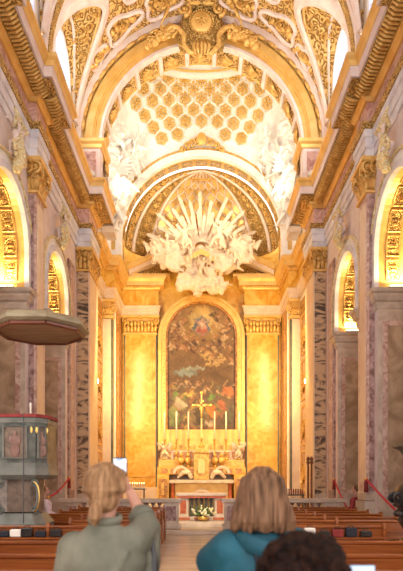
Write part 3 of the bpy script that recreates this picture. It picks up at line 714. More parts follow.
for i in range(5):
    for k in range(-4, 5):
        a = math.radians((k+(.5 if i % 2 else 0))*10.5); ph = .35+i*.24
        if abs(a) > .68: continue
        b = MB(); c_ = sdome(a, ph, .975)
        for q in range(6): b.ball(c_+Vector((.09*math.cos(q*PI/3), -.02, .09*math.sin(q*PI/3))), .04, 6, 4)
        b.ball(c_, .05, 6, 4); b.build('rosette', M['gold'], AP)

ct = empty('arch_crest', (0, YA-.3, 16.2), 'gilded leafy crest on the crown of the apse arch under the coffers', 'ornament')
b = MB()
for e in (-1, 1):
    for k in range(5): volute(b, (e*(.2+.22*k), YA-.25+.03*k, 16.55-.06*k*k*.6), .2-.02*k, .05, 'x', 1.3)
b.build('scroll_leaves', M['gold'], ct, smooth=True)
b = MB(); b.ball((0, YA-.3, 16.6), (.22, .12, .28), 12, 8); b.build('boss', M['goldp'], ct, smooth=True)

# ------------------------------------------------------------------ chancel and apse walls
for m in (1, -1):
    s = SIDE[m]
    b = MB(m)
    b.box(-4.9, 21.4, 0, -4.3, 24.3, 18); b.box(-5, 24.25, 0, -3.9, 24.7, 11.45); b.box(-4.4, 24.7, 0, -3.85, 27.2, 12.6)
    struct(b.build('wall_chancel_'+s, M['stone']))
    b = MB(m); n = 16
    vs = []
    for i in range(n+1):
        a = PI/2+PI/2*i/n if False else PI*.5*i/n
        vs += [(-(RA+.05)*math.cos(a), YA+.02, ZC+(RA+.05)*math.sin(a)), (-5.2, YA+.02, ZC+(RA+.05)*math.sin(a)+.4)]
    b.add(vs, [(2*i, 2*i+1, 2*i+3, 2*i+2) for i in range(n)]); struct(b.build('wall_apse_arch_'+s, M['white']))
    pn = sroot('wall_panel_'+s)
    b = MB(m); b.box(-4.3, 21.6, .5, -4.27, 23.8, 9.3); b.build('marble_field', M['orange'], pn)
    b = MB(m)
    for z in (1.2, 3.1, 5.0, 6.9):
        b.box(-4.27, 21.9, z, -4.235, 22.0, z+1.7); b.box(-4.27, 23.4, z, -4.235, 23.5, z+1.7); b.box(-4.27, 22, z, -4.235, 23.4, z+.1); b.box(-4.27, 22, z+1.6, -4.235, 23.4, z+1.7)
    for z in (2.0, 3.9, 5.8, 7.7): volute(b, (-4.22, 22.5, z), .3, .06, 'y'); volute(b, (-4.22, 23.0, z-.25), .25, .05, 'y')
    b.build('gilt_trophies', M['gold'], pn)
    b = MB(m); b.box(-3.9, 24.72, .5, -3.84, 26.5, 9.5); b.build('side_field', M['orange'], pn)
    b = MB(m); b.box(-3.845, 25.2, .7, -3.80, 25.9, 9.4); b.build('side_strip', M['orange'], pn)
    # ionic pilaster at the apse arch
    t = empty('pilaster', (m*-4.15, 24.2, .42), {1: 'pale rose pilaster with gilded scroll capital left of the apse', -1: 'pale rose pilaster with gilded scroll capital right of the apse'}[m], 'pilaster')
    b = MB(m); b.box(-4.42, 24.05, .43, -3.88, 24.25, 8.7); b.build('backing_strip', M['green'], t)
    b = MB(m); b.box(-4.34, 23.98, 1.2, -3.96, 24.1, 8.68); b.build('shaft', M['pale'], t)
    b = MB(m); b.box(-4.46, 23.9, .43, -3.84, 24.25, 1.2, bev=.03); b.build('base', M['stoneb'], t)
    b = MB(m); b.box(-4.48, 23.9, 8.7, -3.82, 24.2, 8.82); b.box(-4.36, 23.95, 8.82, -3.94, 24.2, 9.4); b.box(-4.5, 23.86, 9.4, -3.8, 24.2, 9.54); cp = b.build('capital', M['goldp'], t)
    b = MB(m)
    for x in (-4.42, -3.88): volute(b, (x, 23.88, 9.12), .2, .05, 'x')
    for k in range(5): leaf(b, (-4.32+.09*k, 23.95, 8.82), (0, -1, 0), .3, .06)
    b.build('scrolls', M['gold'], cp, smooth=True)
    # broad siena marble pilaster beside the altarpiece
    t = empty('pilaster', (m*-2.9, 26.5, .42), {1: 'broad glowing yellow marble pilaster left of the altarpiece', -1: 'broad glowing yellow marble pilaster right of the altarpiece'}[m], 'pilaster')
    b = MB(m); b.box(-3.72, 26.45, 1.3, -2.14, 26.75, 8.65); b.build('shaft', M['siena'], t)
    b = MB(m); b.box(-3.76, 26.38, .43, -2.12, 26.8, 1.3, bev=.03); b.build('base', M['pale'], t)
    b = MB(m)
    for x in (-3.72, -2.2): b.box(x, 26.42, 1.3, x+.06, 26.46, 8.6)
    b.build('dark_inlay', M['green'], t)
    b = MB(m); b.box(-3.5, 26.41, 1.8, -2.36, 26.44, 8.3); b.build('face_panel', M['siena'], t)
    lv = MB(m); ab = MB(m); capital_rect(-3.68, -2.2, 26.45, 26.8, 8.65, 9.55, m, lv, ab); cp = ab.build('capital', M['goldp'], t); lv.build('acanthus_leaves', M['gold'], cp, smooth=True)
b = MB(); b.box(-4.4, 26.8, 0, 4.4, 27.3, 13.2); struct(b.build('wall_apse', M['siena']))
# apse entablature following the wall, broken in the middle by the altarpiece
for m in (1, -1):
    s = SIDE[m]
    T = sroot('trim_apse_cornice_'+s)
    path = [(-4.3, 21.4), (-4.3, 23.75), (-4.48, 23.95), (-3.82, 23.95), (-3.82, 26.4), (-2.1, 26.4), (-2.1, 26.75)]
    path = [(-4.1, 21.4), (-4.25, 21.5), (-4.25, 23.95), (-3.86, 23.95), (-3.86, 26.4), (-2.1, 26.4), (-2.1, 26.75)]
    for nm, prof, mt in (('architrave', [(-.1, 9.56), (.06, 9.56), (.06, 9.72), (.1, 9.74), (.1, 9.9), (.16, 9.98), (-.1, 10)], 'pale'),
                         ('frieze', [(-.1, 10.01), (.04, 10.01), (.04, 10.75), (-.1, 10.75)], 'siena'),
                         ('cornice', [(-.1, 10.76), (.1, 10.76), (.16, 10.86), (.3, 10.9), (.32, 11.08), (.4, 11.2), (.42, 11.3), (-.1, 11.4)], 'goldp')):
        b = MB(m); b.sweep(path, prof); b.build(nm, M[mt], T)
    b = MB(m); egg_row(b, (-3.8, 26.15, 10.84), (-2.1, 26.15, 10.84), 16, .05); egg_row(b, (-3.66, 24.0, 10.84), (-3.66, 26.2, 10.84), 18, .05); egg_row(b, (-4.2, 23.72, 10.84), (-3.7, 23.72, 10.84), 6, .05); b.build('egg_moulding', M['gold'], T)
    # plinth course above the cornice that carries the arch
    b = MB(m); b.box(-4.3, 24.1, 11.4, -3.5, 24.75, 11.75, bev=.02); b.build('arch_plinth', M['white'], T)
    b = MB(m); b.box(-4.25, 23.4, 12.2, -3.72, 24.25, 12.45); b.box(-4.25, 24.18, 12.45, -3.8, 24.3, 13.9); b.build('wall_pier', M['pale'], T)
    # half pediment
    t = empty('pediment', (m*-2.2, 26.0, 11.3), {1: 'left half of the broken gilded pediment above the altarpiece', -1: 'right half of the broken gilded pediment above the altarpiece'}[m], 'pediment')
    def ped(z0, z1, y0, mt, nm):
        b = MB(m); xa, xb, rise = -3.4, -1.55, .85
        b.add([(xa, y0, z0), (xb, y0, z0+rise), (xb, y0, z1+rise), (xa, y0, z1), (xa, 26.8, z0), (xb, 26.8, z0+rise), (xb, 26.8, z1+rise), (xa, 26.8, z1)],
              [(0,1,2,3), (7,6,5,4), (0,4,5,1), (1,5,6,2), (2,6,7,3), (3,7,4,0)]); return b.build(nm, M[mt], t)
    ped(11.3, 11.5, 25.75, 'pale', 'raking_soffit'); ped(11.5, 11.72, 25.6, 'goldp', 'raking_cornice')
    b = MB(m); b.box(-3.3, 26.0, 11.28, -1.5, 26.8, 11.42); b.build('ledge', M['goldp'], t)
    b = MB(m); b.add([(-3.1, 26.2, 11.4), (-1.5, 26.2, 11.4), (-1.5, 26.2, 12.25)], [(0, 1, 2)]); b.build('tympanum', M['goldf'], t)

# ------------------------------------------------------------------ stucco figures
def stucco_figure(seed, wings=True, child=False):
    r = random.Random(seed); b = MB()
    lean = r.uniform(-.25, .25)
    hip = Vector((0, 0, 0)); ch = Vector((lean*.4, -.05, .38)); nk = Vector((lean*.6, -.06, .52)); hd = Vector((lean*.8, -.12, .66))
    b.tube([hip, (hip+ch)/2, ch, nk], [.17, .14, .17, .06], 9); b.ball(hd, (.09, .105, .12), 9, 7)
    b.ball(hd+Vector((0, .03, .04)), (.11, .11, .1), 8, 6); b.ball(hd+Vector((0, -.11, -.01)), .022, 6, 4)
    for e in (-1, 1):
        sh = ch+Vector((e*.17, 0, .06)); up = r.uniform(-.25, .3)
        el = sh+Vector((e*.2, -.12, up)); ha = el+Vector((e*r.uniform(-.1, .2), -.16, r.uniform(-.05, .28)))
        b.tube([sh, el, ha], [.07, .052, .035], 7); b.ball(ha, .045, 6, 4)
        kn = Vector((e*.16, -.3+r.uniform(0, .15), -.12+r.uniform(-.1, .1))); ft = kn+Vector((e*.06, .08+r.uniform(-.1, .2), -.42))
        b.tube([hip+Vector((e*.09, 0, -.02)), kn, ft], [.12, .085, .045], 8); b.tube([ft, ft+Vector((0, -.13, -.04))], [.045, .03], 6)
        if wings:
            for k in range(6):
                q = k/5; tip = Vector((e*(.75-.25*q), .12, .75-.75*q)) if not child else Vector((e*(.4-.12*q), .1, .5-.3*q))
                rt = ch+Vector((e*.08, .12, .05-.05*k*.5)); b.tube([rt, (rt+tip)/2+Vector((0, .06, .1)), tip], [.05, .07, .015], 6, flat=.5)
    for k in range(7):
        a = r.uniform(0, 2*PI); p0 = Vector((.16*math.cos(a), .08*math.sin(a), r.uniform(-.1, .15)))
        b.tube([p0, p0+Vector((r.uniform(-.2, .2), r.uniform(-.15, .1), -.25)), p0+Vector((r.uniform(-.4, .4), r.uniform(-.1, .2), -.55))], [.07, .09, .03], 6)
    return bake(b, .028, 1, 'stucco_form')
FIG = [stucco_figure(k) for k in range(4)]+[stucco_figure(20+k, child=True) for k in range(2)]
def cloud_mesh(seed, w_, h_, n=26):
    r = random.Random(seed); b = MB()
    for _ in range(n): b.ball((r.uniform(-w_, w_), r.uniform(-.1, .1), r.uniform(-h_, h_)), r.uniform(.1, .24), 8, 6)
    for _ in range(8):
        x, z = r.uniform(-w_, w_), r.uniform(-h_, h_); b.tube([(x, -.1, z), (x+r.uniform(-.3, .3), -.22, z+r.uniform(-.2, .2)), (x+r.uniform(-.5, .5), -.1, z+r.uniform(-.3, .3))], [.05, .09, .03], 6)
    return bake(b, .04, 1, 'cloud_form')
CL = [cloud_mesh(k, .5, .35) for k in range(3)]
MESHES = {}
def put(name, me, loc, rot, sc, mt, label=None, cat=None, group=None, parent=None):
    key = (me.name, mt.name)
    if key not in MESHES: c_ = me.copy(); c_.materials.clear(); c_.materials.append(mt); MESHES[key] = c_
    me = MESHES[key]
    o = bpy.data.objects.new(name, me); COL.objects.link(o); o.scale = (sc, sc, sc) if not isinstance(sc, tuple) else sc
    o.rotation_euler = rot
    if parent is not None: o.parent = parent; o.location = Vector(loc)-parent.location
    else: o.location = loc
    return tag(o, label, cat, group)
pend = [(3.25, 23.95, 15.15, 1.25, 'upper', 'spreading wings beside the coffers'), (3.45, 23.2, 14.1, 1.3, 'middle', 'seated above the springing of the apse arch'),
        (3.62, 23.9, 13.0, 1.1, 'low', 'at the foot of the corner'), (2.75, 24.1, 16.0, .85, 'small', 'reaching over the apse arch')]
for m in (-1, 1):
    side_w = 'left' if m < 0 else 'right'
    t = empty('stucco_relief', (m*3.6, 23.9, 13.0), 'dazzling white stucco angels among clouds in the vault corner %s of the altar' % side_w, 'stucco relief')
    for k, (x, y, z, sc, nm, d) in enumerate(pend):
        put('angel', FIG[(k+(2 if m > 0 else 0)) % 4], (m*x, y-.35, z), (.12*m, m*.35, m*(-.25+.3*k)), sc, M['white'], parent=t)
    for k, (x, y, z) in enumerate(((3.5, 23.8, 14.6), (3.3, 23.9, 15.7), (3.7, 23.5, 13.5), (3.75, 22.9, 15.0), (3.0, 24.1, 15.5), (3.8, 22.6, 13.9), (3.6, 23.0, 16.2))):
        put('cloud', CL[k % 3], (m*x, y-.12, z), (0, m*(.5+.2*k), -m*.5), 1.0, M['white'], parent=t)
# gloria over the altarpiece
GL = empty('sunburst_relief', (0, 25.6, 11.0), 'cream stucco sunburst with rays, clouds and angels bursting over the broken pediment', 'stucco relief')
b_c = Vector((0, 25.85, 12.3))
for k in range(33):
    a = math.radians(-4+188*k/32+R.uniform(-2, 2)); ln = (2.5, 1.7, 2.15, 1.5)[k % 4]*(1+.10*math.sin(a)); d = Vector((math.cos(a), 0, math.sin(a)))
    b = MB(); n0 = Vector((-d.z, 0, d.x)); p0, p1 = b_c+d*.5, b_c+d*ln+Vector((0, -.12, 0))
    w0, w1 = .04, .085
    b.add([p0-n0*w0, p0+n0*w0, p1+n0*w1, p1+d*.16, p1-n0*w1]+[q+Vector((0, .07, 0)) for q in (p0-n0*w0, p0+n0*w0, p1+n0*w1, p1+d*.16, p1-n0*w1)],
          [(0,1,2,3,4), (9,8,7,6,5)]+[(i, 5+i, 5+(i+1) % 5, (i+1) % 5) for i in range(5)])
    b.build('ray', M['cream'], GL)
b = MB(); b.tube([b_c+Vector((.55*math.cos(PI*i/16), -.12, .55*math.sin(PI*i/16))) for i in range(17)], .07, 8)
b.ball(b_c+Vector((0, -.05, .05)), (.3, .14, .3), 14, 9); b.build('halo', M['cream'], GL, smooth=True)
for k, (x, y, z, sc, rz) in enumerate(((-1.55, 25.2, 12.1, 1.0, .4), (1.5, 25.2, 12.2, 1.0, -.4), (-.75, 25.0, 12.6, .9, .2), (.8, 25.0, 12.7, .9, -.3), (-2.2, 25.2, 12.0, .75, .9), (2.25, 25.2, 12.1, .75, -.8))):
    put('angel', FIG[k % 4], (x, y, z), (0, .3*(1 if x > 0 else -1), rz), sc, M['cream'], parent=GL)
for k, (x, z) in enumerate(((0, 12.0), (-.8, 11.7), (.8, 11.7), (-.3, 11.2), (.4, 11.1), (-1.25, 11.85), (1.25, 11.85), (0, 10.65), (-.55, 10.75), (.6, 10.8), (-1.8, 12.1), (1.85, 12.1))):
    put('cloud', CL[k % 3], (x, 25.5-.12*(k % 3), z), (0, .4*k, 0), 1.0, M['cream'], parent=GL)
for k, (x, z) in enumerate(((-.5, 11.9), (.5, 11.9), (0, 11.3))): put('putto', FIG[4+k % 2], (x, 25.05, z), (0, 0, .4*(k-1)), .6, M['cream'], parent=GL)
b = MB(); b.add([(-.8, 25.0, 11.75), (0, 24.95, 12.15), (.8, 25.0, 11.75), (.6, 25.0, 11.6), (0, 24.95, 11.9), (-.6, 25.0, 11.6)], [(0, 1, 4, 5), (1, 2, 3, 4)]); b.build('gilt_ribbon', M['goldp'], GL)

# carved keystone figures over the side arches
for m in (-1, 1):
    for k, yc in enumerate((12.75, 17.0)):
        nm = ('nearer', 'farther')[k]; sd = 'left' if m < 0 else 'right'
        t = empty('keystone_ornament', (m*4.3, yc, 9.2), 'gilded cherub keystone over the %s %s side arch' % (nm, sd), 'ornament')
        put('cherub', FIG[4+k % 2], (m*4.25, yc, 9.45), (0, 0, m*PI/2), .62, M['pinkwhite'], parent=t)
        b = MB(); 
        for q in (-1, 1): volute(b, (m*4.22, yc+q*.25, 9.25), .17, .05, 'y')
        b.tube([(m*4.3, yc, 8.8), (m*4.2, yc, 9.1), (m*4.25, yc, 9.8)], [.1, .15, .08], 8)
        for q in range(5): b.tube([(m*4.3, yc+.1*(q-2), 9.7), (m*4.15, yc+.16*(q-2), 9.9), (m*4.2, yc+.2*(q-2), 10.05)], [.04, .06, .02], 5)
        b.build('scroll_bracket', M['goldl'], t, smooth=True)

# small spotlights on the cornice; nearest pair unseen, added for the altar front
for m in (-1, 1):
    for k, (y, z) in enumerate(((15.6, 12.16), (19.0, 12.16), (11.2, 12.16))):
        xs = 3.7 if k == 2 else 3.9
        t = empty('spotlight', (m*xs, y, z), 'small white spotlight on the %s cornice, %s' % ('left' if m < 0 else 'right', ('mid nave', 'at the chancel pier', 'added unseen above the pilaster nearest the camera')[k]), 'lamp')
        b = MB(); b.tube([(m*xs, y, z+.12), (m*(xs-.1), y+.28, z+.2)], [.09, .11], 12); b.build('housing', M['lampw'], t, smooth=True)
        b = MB(); b.box(m*xs-.05, y-.06, z, m*xs+.05, y+.06, z+.08); b.build('bracket', M['grey'], t)
    t = empty('wall_lamp', (m*3.5, 22.4, 7.0), 'warm wall lamp on the %s chancel wall facing the altar' % ('left' if m < 0 else 'right'), 'lamp')
    t.location = (m*4.22, 21.7, 5.4)
    b = MB(); b.tube([(m*4.25, 21.7, 5.4), (m*4.15, 21.7, 5.45)], .03, 6); b.build('bracket', M['grey'], t)
    b = MB(); b.lathe((m*4.12, 21.7, 5.45), [(.01, 0), (.05, .02), (.06, .16), (.01, .2)], 10); b.build('glass', M['bulb'], t, smooth=True)
    for k, yc in enumerate((17.0, 12.75)):
        r_ = ARCH[k][1]
        t = empty('uplight', (m*5.0, yc+r_-.12, 6.5), 'glowing uplight on the impost of the %s %s side arch' % (('farther', 'nearer')[k], 'left' if m < 0 else 'right'), 'lamp')
        b = MB(); b.box(m*4.75, yc+r_-.17, 6.502, m*5.35, yc+r_-.07, 6.55); b.build('housing', M['grey'], t)
        b = MB(); b.box(m*4.77, yc+r_-.16, 6.552, m*5.33, yc+r_-.08, 6.57); b.build('tube', M['bulb'], t)

# ------------------------------------------------------------------ altarpiece: frame and painting
AF = empty('altarpiece_frame', (0, 26.6, 3.5), 'tall round-headed gilded frame around the painting over the high altar', 'frame')
SP = 8.72-.2
def arched(b, r0, r1, z0, zs, y0, y1):
    b.arch(r0, r1, zs, y0, y1, stilt=zs-z0, n=32)
b = MB(); arched(b, 1.72, 2.08, 4.05, SP, 26.35, 26.8); b.build('outer_moulding', M['goldp'], AF)
b = MB(); arched(b, 1.92, 2.02, 4.05, SP, 26.27, 26.36); b.build('raised_bead', M['goldp'], AF)
b = MB(); arched(b, 1.64, 1.72, 4.05, SP, 26.45, 26.8); b.build('inner_moulding', M['orange'], AF)
b = MB(); b.box(-2.08, 26.3, 3.35, 2.08, 26.8, 4.06); b.build('sill_moulding', M['goldp'], AF)
b = MB()
for e in (-1, 1):
    for k in range(24): b.ball((e*1.8, 26.33, 4.2+k*.19), .035, 6, 4)
b.build('pearl_beads', M['gold'], AF)
PW, PZ0, PZS = 1.64, 4.07, SP
NXP, NZP = 90, 190; top = PZS+PW
vs, fs, colr = [], [], []
rr = random.Random(3)
blobs = []   # (x, z, rx, rz, angle, colour, strength) in unit coords, x -1..1, z 0..1 from the bottom
def bl(x, z, rx, rz, c_, an=0, st=1.0): blobs.append((x, z, rx, rz, math.radians(an), c_, st))
bl(0, .84, .62, .13, (.50, .31, .11), 0, .8); bl(0, .89, .34, .09, (.78, .56, .22), 0, .9)
bl(-.45, .455, .34, .028, (.30, .37, .38), 0, .9); bl(-.2, .49, .3, .014, (.42, .44, .38)); bl(.55, .42, .5, .05, (.22, .12, .05))
for _ in range(240):
    x, z = rr.uniform(-.97, .97), rr.uniform(.53, .95)
    if abs(x) < .25 and z > .74: continue
    if z < .62 and x < .1: continue
    bl(x, z, rr.uniform(.03, .085), rr.uniform(.007, .016), rr.choice([(.60, .30, .14), (.22, .09, .05), (.74, .48, .28), (.12, .06, .04), (.45, .2, .09), (.78, .54, .32), (.16, .10, .08)]), rr.uniform(-70, 70), .85)
for x, z, a in ((.30, .57, 20), (.5, .545, -25), (.2, .53, 60), (.05, .58, -40), (.55, .59, 50), (.4, .52, 10), (.62, .55, 70), (.15, .6, 30)): bl(x, z, .12, .014, (.66, .43, .18), a)
bl(0, .825, .25, .07, (.16, .20, .27), 0, 1.1); bl(.0, .81, .15, .062, (.66, .36, .27), 0, 1.1); bl(.02, .785, .13, .02, (.52, .17, .11), -12, 1.1); bl(0, .84, .07, .022, (.74, .56, .46), 0, 1.1); bl(-.13, .85, .05, .02, (.60, .36, .26), 50, 1.1); bl(.13, .85, .05, .02, (.60, .36, .26), -50, 1.1); bl(.02, .877, .045, .014, (.72, .48, .34), 0, 1.1); bl(.02, .885, .05, .008, (.3, .2, .12), 0, 1)
for sx in (-1, 1): bl(sx*.27, .84, .028, .055, (.76, .56, .22), 0); bl(sx*.2, .9, .03, .03, (.76, .56, .24), -30*sx)
cols = [(.40, .16, .06), (.16, .20, .05), (.30, .11, .05), (.45, .22, .08), (.14, .09, .05), (.22, .20, .08), (.5, .33, .1), (.10, .07, .04), (.32, .22, .14)]
for k in range(120):
    x = rr.uniform(-.97, .97); z = rr.uniform(.02, .36); bl(x, z, rr.uniform(.03, .08), rr.uniform(.012, .03), rr.choice(cols), rr.uniform(-60, 60), .8)
for k in range(26): bl(rr.uniform(-.95, .95), rr.uniform(.29, .39), rr.uniform(.035, .05), rr.uniform(.010, .014), rr.choice([(.56, .33, .18), (.44, .24, .12), (.62, .40, .24)]), 0, .9)
bl(-.62, .21, .13, .055, (.52, .42, .29), 35); bl(-.82, .10, .14, .08, (.24, .28, .10), 10); bl(-.35, .285, .22, .014, (.62, .44, .12), 5)
bl(.28, .145, .12, .05, (.70, .22, .04), 8); bl(.78, .31, .17, .035, (.62, .18, .06), -15); bl(.62, .19, .11, .045, (.46, .14, .06), 20); bl(.83, .11, .11, .07, (.12, .10, .05)); bl(.25, .05, .2, .02, (.5, .4, .28), 5); bl(-.1, .1, .09, .07, (.10, .07, .04)); bl(-.3, .09, .1, .05, (.30, .20, .10)); bl(-.75, .28, .08, .02, (.17, .28, .06)); bl(.3, .26, .07, .03, (.17, .28, .06))
def paint(u, v):
    u, v = u+.035*math.sin(v*75+u*9)+.02*math.sin(v*160+u*31), v+.009*math.sin(u*26+v*40)+.005*math.sin(u*61+v*25)
    n1 = math.sin(u*23+4*math.sin(v*37))*math.sin(v*61+3*math.sin(u*17))
    base = Vector((.15, .08, .04)).lerp(Vector((.36, .21, .09)), max(0, min(1, (v-.35)*1.6)))
    if v < .38: base = base.lerp(Vector((.14, .085, .045)), .6)
    c_ = base*(1+.25*n1)
    for x, z, rx, rz, an, cc, st in blobs:
        dx, dz = u-x, (v-z)*3.9/1.0
        if abs(dx) > rx*2.2+rz*4 and abs(dx) > .6: continue
        ca, sa = math.cos(an), math.sin(an); a_ = (dx*ca+dz*sa)/rx; b_ = (-dx*sa+dz*ca)/(rz*3.9)
        d = a_*a_+b_*b_
        if d < 1.4:
            k = min(1, (1.4-d)/.7)*st*.95; sh = .65+.4*(.5+.5*math.sin(a_*3+b_*2+x*9)); c_ = c_.lerp(Vector(cc)*sh, k)
    return c_*.8
for j in range(NZP+1):
    z = PZ0+(top-PZ0)*j/NZP; hw = PW if z < PZS else math.sqrt(max(PW*PW-(z-PZS)**2, 0))
    for i in range(NXP+1):
        u = -1+2*i/NXP; x = hw*u; vs.append((x, 26.6, z)); colr.append(paint(x/PW, (z-PZ0)/(top-PZ0)))
fs = [(j*(NXP+1)+i, j*(NXP+1)+i+1, (j+1)*(NXP+1)+i+1, (j+1)*(NXP+1)+i) for j in range(NZP) for i in range(NXP)]
b = MB(); b.add(vs, fs); pt_ = b.build('painting', M['canvas'])
ca = pt_.data.color_attributes.new('paint', 'FLOAT_COLOR', 'POINT')
for i, c_ in enumerate(colr): ca.data[i].color = (c_.x, c_.y, c_.z, 1)
tag(pt_, 'old religious painting, a red and blue robed figure rising on clouds above a gathered crowd', 'painting')

# ------------------------------------------------------------------ high altar
HA = empty('high_altar', (0, 25.6, .55), 'gilded marble high altar with stepped shelves and white slab under the painting', 'altar')
b = MB(); b.box(-1.45, 24.75, 1.5, 1.45, 25.7, 1.66, bev=.02); b.build('mensa_slab', M['step'], HA)
b = MB(); b.box(-1.2, 25.0, .56, 1.2, 25.7, 1.49); b.build('altar_body', M['goldp'], HA)
b = MB(); b.arch(.38, .5, .75, 24.9, 25.0, n=20); b.box(-.5, 24.9, .56, .5, 25.0, .74); b.build('front_niche', M['pale'], HA)
for e in (-1, 1):
    b = MB(); b.lathe((e*1.3, 24.95, .56), [(.1, 0), (.1, .1), (.06, .15), (.08, .5), (.06, .85), (.1, .93)], 12); b.build('column', M['redm'], HA, smooth=True)
    b = MB(); b.box(e*1.5, 25.3, .56, e*2.05, 26.3, 1.9, bev=.02); pd = b.build('side_pedestal', M['siena'], HA)
    b = MB(); b.box(e*1.58, 25.26, .75, e*1.97, 25.3, 1.7); b.build('inlay_panel', M['orange'], pd)
    b = MB(); b.box(e*1.72, 25.23, .95, e*1.84, 25.26, 1.5); b.build('gilt_boss', M['gold'], pd)
for k, (hw, y0, z0, z1, mt) in enumerate(((2.05, 25.5, 1.9, 2.25, 'siena'), (2.0, 25.7, 2.25, 2.6, 'goldp'), (1.9, 25.95, 2.6, 3.05, 'pale'), (2.06, 26.1, 3.05, 3.34, 'goldp'))):
    b = MB(); b.box(-hw, y0, z0+.002, hw, 26.6, z1, bev=.015); sh = b.build('shelf', M[mt], HA)
    n = 9
    for i in range(n):
        x = -hw+.12+(2*hw-.24)*(i+.5)/n
        if abs(x) < .35: continue
        b = MB(); b.box(x-.15, y0-.02, z0+.07, x+.15, y0-.002, z1-.07); b.build('inlay_panel', M['orange' if k % 2 == 0 else 'gold'], sh)
b = MB(); b.box(-.35, 25.2, 1.67, .35, 25.6, 2.9, bev=.02); b.add([(-.42, 25.15, 2.9), (.42, 25.15, 2.9), (0, 25.15, 3.15), (-.42, 25.6, 2.9), (.42, 25.6, 2.9), (0, 25.6, 3.15)], [(0,1,2), (5,4,3), (0,2,5,3), (1,4,5,2), (0,3,4,1)]); tb = b.build('tabernacle', M['gold'], HA)
b = MB(); b.arch(.001, .16, 2.45, 25.14, 25.19, n=16, stilt=.5); b.build('tabernacle_door', M['brass'], tb)
for e in (-1, 1):
    b = MB(); b.tube([(e*.45, 25.3, 1.75), (e*.6, 25.2, 2.0), (e*.85, 25.2, 2.0), (e*1.1, 25.3, 1.75)], [.1, .12, .1, .05], 8); b.arch(.25, .36, 1.95, 25.2, 25.35, xc=e*.95, n=16); b.build('curved_bracket', M['pale'], HA, smooth=False)
    t = None
# crucifix
cx = empty('crucifix', (0, 25.4, 3.15), 'tall golden crucifix on top of the tabernacle before the painting', 'crucifix')
b = MB(); b.lathe((0, 25.4, 3.16), [(.16, 0), (.14, .06), (.05, .12), (.04, .3), (.07, .36), (.03, .45)], 12); b.build('foot', M['brass'], cx, smooth=True)
b = MB(); b.box(-.035, 25.37, 3.6, .035, 25.43, 5.65); b.box(-.36, 25.37, 5.07, .36, 25.43, 5.14)
for x, z in ((0, 5.68), (-.4, 5.105), (.4, 5.105)): b.ball((x, 25.4, z), .07, 8, 5)
for k in range(8):
    a = PI/8+k*PI/4; b.tube([(.05*math.cos(a), 25.4, 5.105+.05*math.sin(a)), (.25*math.cos(a), 25.4, 5.105+.25*math.sin(a))], [.025, .008], 5)
b.build('cross', M['brass'], cx)
b = MB(); b.tube([(0, 25.34, 4.5), (0, 25.33, 4.8), (0, 25.33, 5.0)], [.03, .05, .05], 7); b.ball((0, 25.32, 5.17), .045, 7, 5); b.tube([(-.3, 25.34, 5.12), (0, 25.33, 5.01), (.3, 25.34, 5.12)], [.018, .03, .018], 6); b.build('corpus', M['goldp'], cx, smooth=True)
# six candlesticks
def candlestick():
    t = empty('altar_candlestick', (0, 0, 0), 'x', 'candlestick')
    b = MB(); b.lathe((0, 0, 0), [(.13, 0), (.13, .04), (.07, .1), (.03, .16)], 12); b.build('base', M['brass'], t, smooth=True)
    b = MB(); b.lathe((0, 0, .16), [(.03, 0), (.06, .1), (.03, .2), (.025, .5), (.05, .6), (.025, .7), (.09, .78), (.09, .8)], 12); b.build('stem', M['brass'], t, smooth=True)
    b = MB(); b.lathe((0, 0, .965), [(.036, 0), (.034, 1.28), (.01, 1.30)], 10); b.build('candle', M['candle'], t, smooth=True)
    return t
c0 = candlestick()
where = ['outermost left, beyond the frame edge', 'second from the left', 'just left of the crucifix', 'just right of the crucifix', 'second from the right', 'outermost right, beyond the frame edge']
for k, px in enumerate((164.5, 176.5, 188.5, 214.5, 226, 239)):
    loc = ((px-CX)*26.0/FP, 25.95 if abs(px-201) > 30 else 25.92, 2.605+.0); loc = ((px-CX)*25.85/FP, 25.8, 2.605)
    if k == 0: c0.location = loc; c0['label'] = 'tall white altar candle in brass holder, '+where[0]; c0['group'] = 'six altar candles'
    else: copy_thing(c0, loc, label='tall white altar candle in brass holder, '+where[k], group='six altar candles')
# statuettes / reliquaries on the altar shelves
def vase():
    t = empty('reliquary_bust', (0, 0, 0), 'x', 'reliquary')
    b = MB(); b.lathe((0, 0, 0), [(.14, 0), (.14, .05), (.08, .1)], 12); b.build('foot', M['brass'], t, smooth=True)
    b = MB(); b.tube([(0, 0, .1), (0, 0, .25), (0, 0, .38), (0, 0, .46)], [.09, .17, .16, .05], 10); b.ball((0, -.02, .55), (.075, .085, .1), 10, 7); b.build('bust', M['gold'], t, smooth=True)
    return t
v0 = vase()
for k, (x, nm) in enumerate(((-.95, 'left of the tabernacle'), (-.62, 'beside the tabernacle, left'), (.62, 'beside the tabernacle, right'), (.95, 'right of the tabernacle'))):
    if k == 0: v0.location = (x, 25.6, 2.255); v0['label'] = 'small golden bust on the altar shelf, outer one '+nm; v0['group'] = 'golden busts'
    else: copy_thing(v0, (x, 25.6, 2.255), label='small golden bust on the altar shelf, '+('inner one ' if abs(x) < .7 else 'outer one ')+nm, group='golden busts')
for e in (-1, 1):
    put('candle_angel', FIG[(e+1)//2+1], (e*1.72, 25.75, 2.95), (0, 0, 0), .62, M['goldl'] if False else M['step'].copy(), 'small pale angel statue on the altar shelf at the %s end' % ('left' if e < 0 else 'right'), 'statue')
    FIGc = None

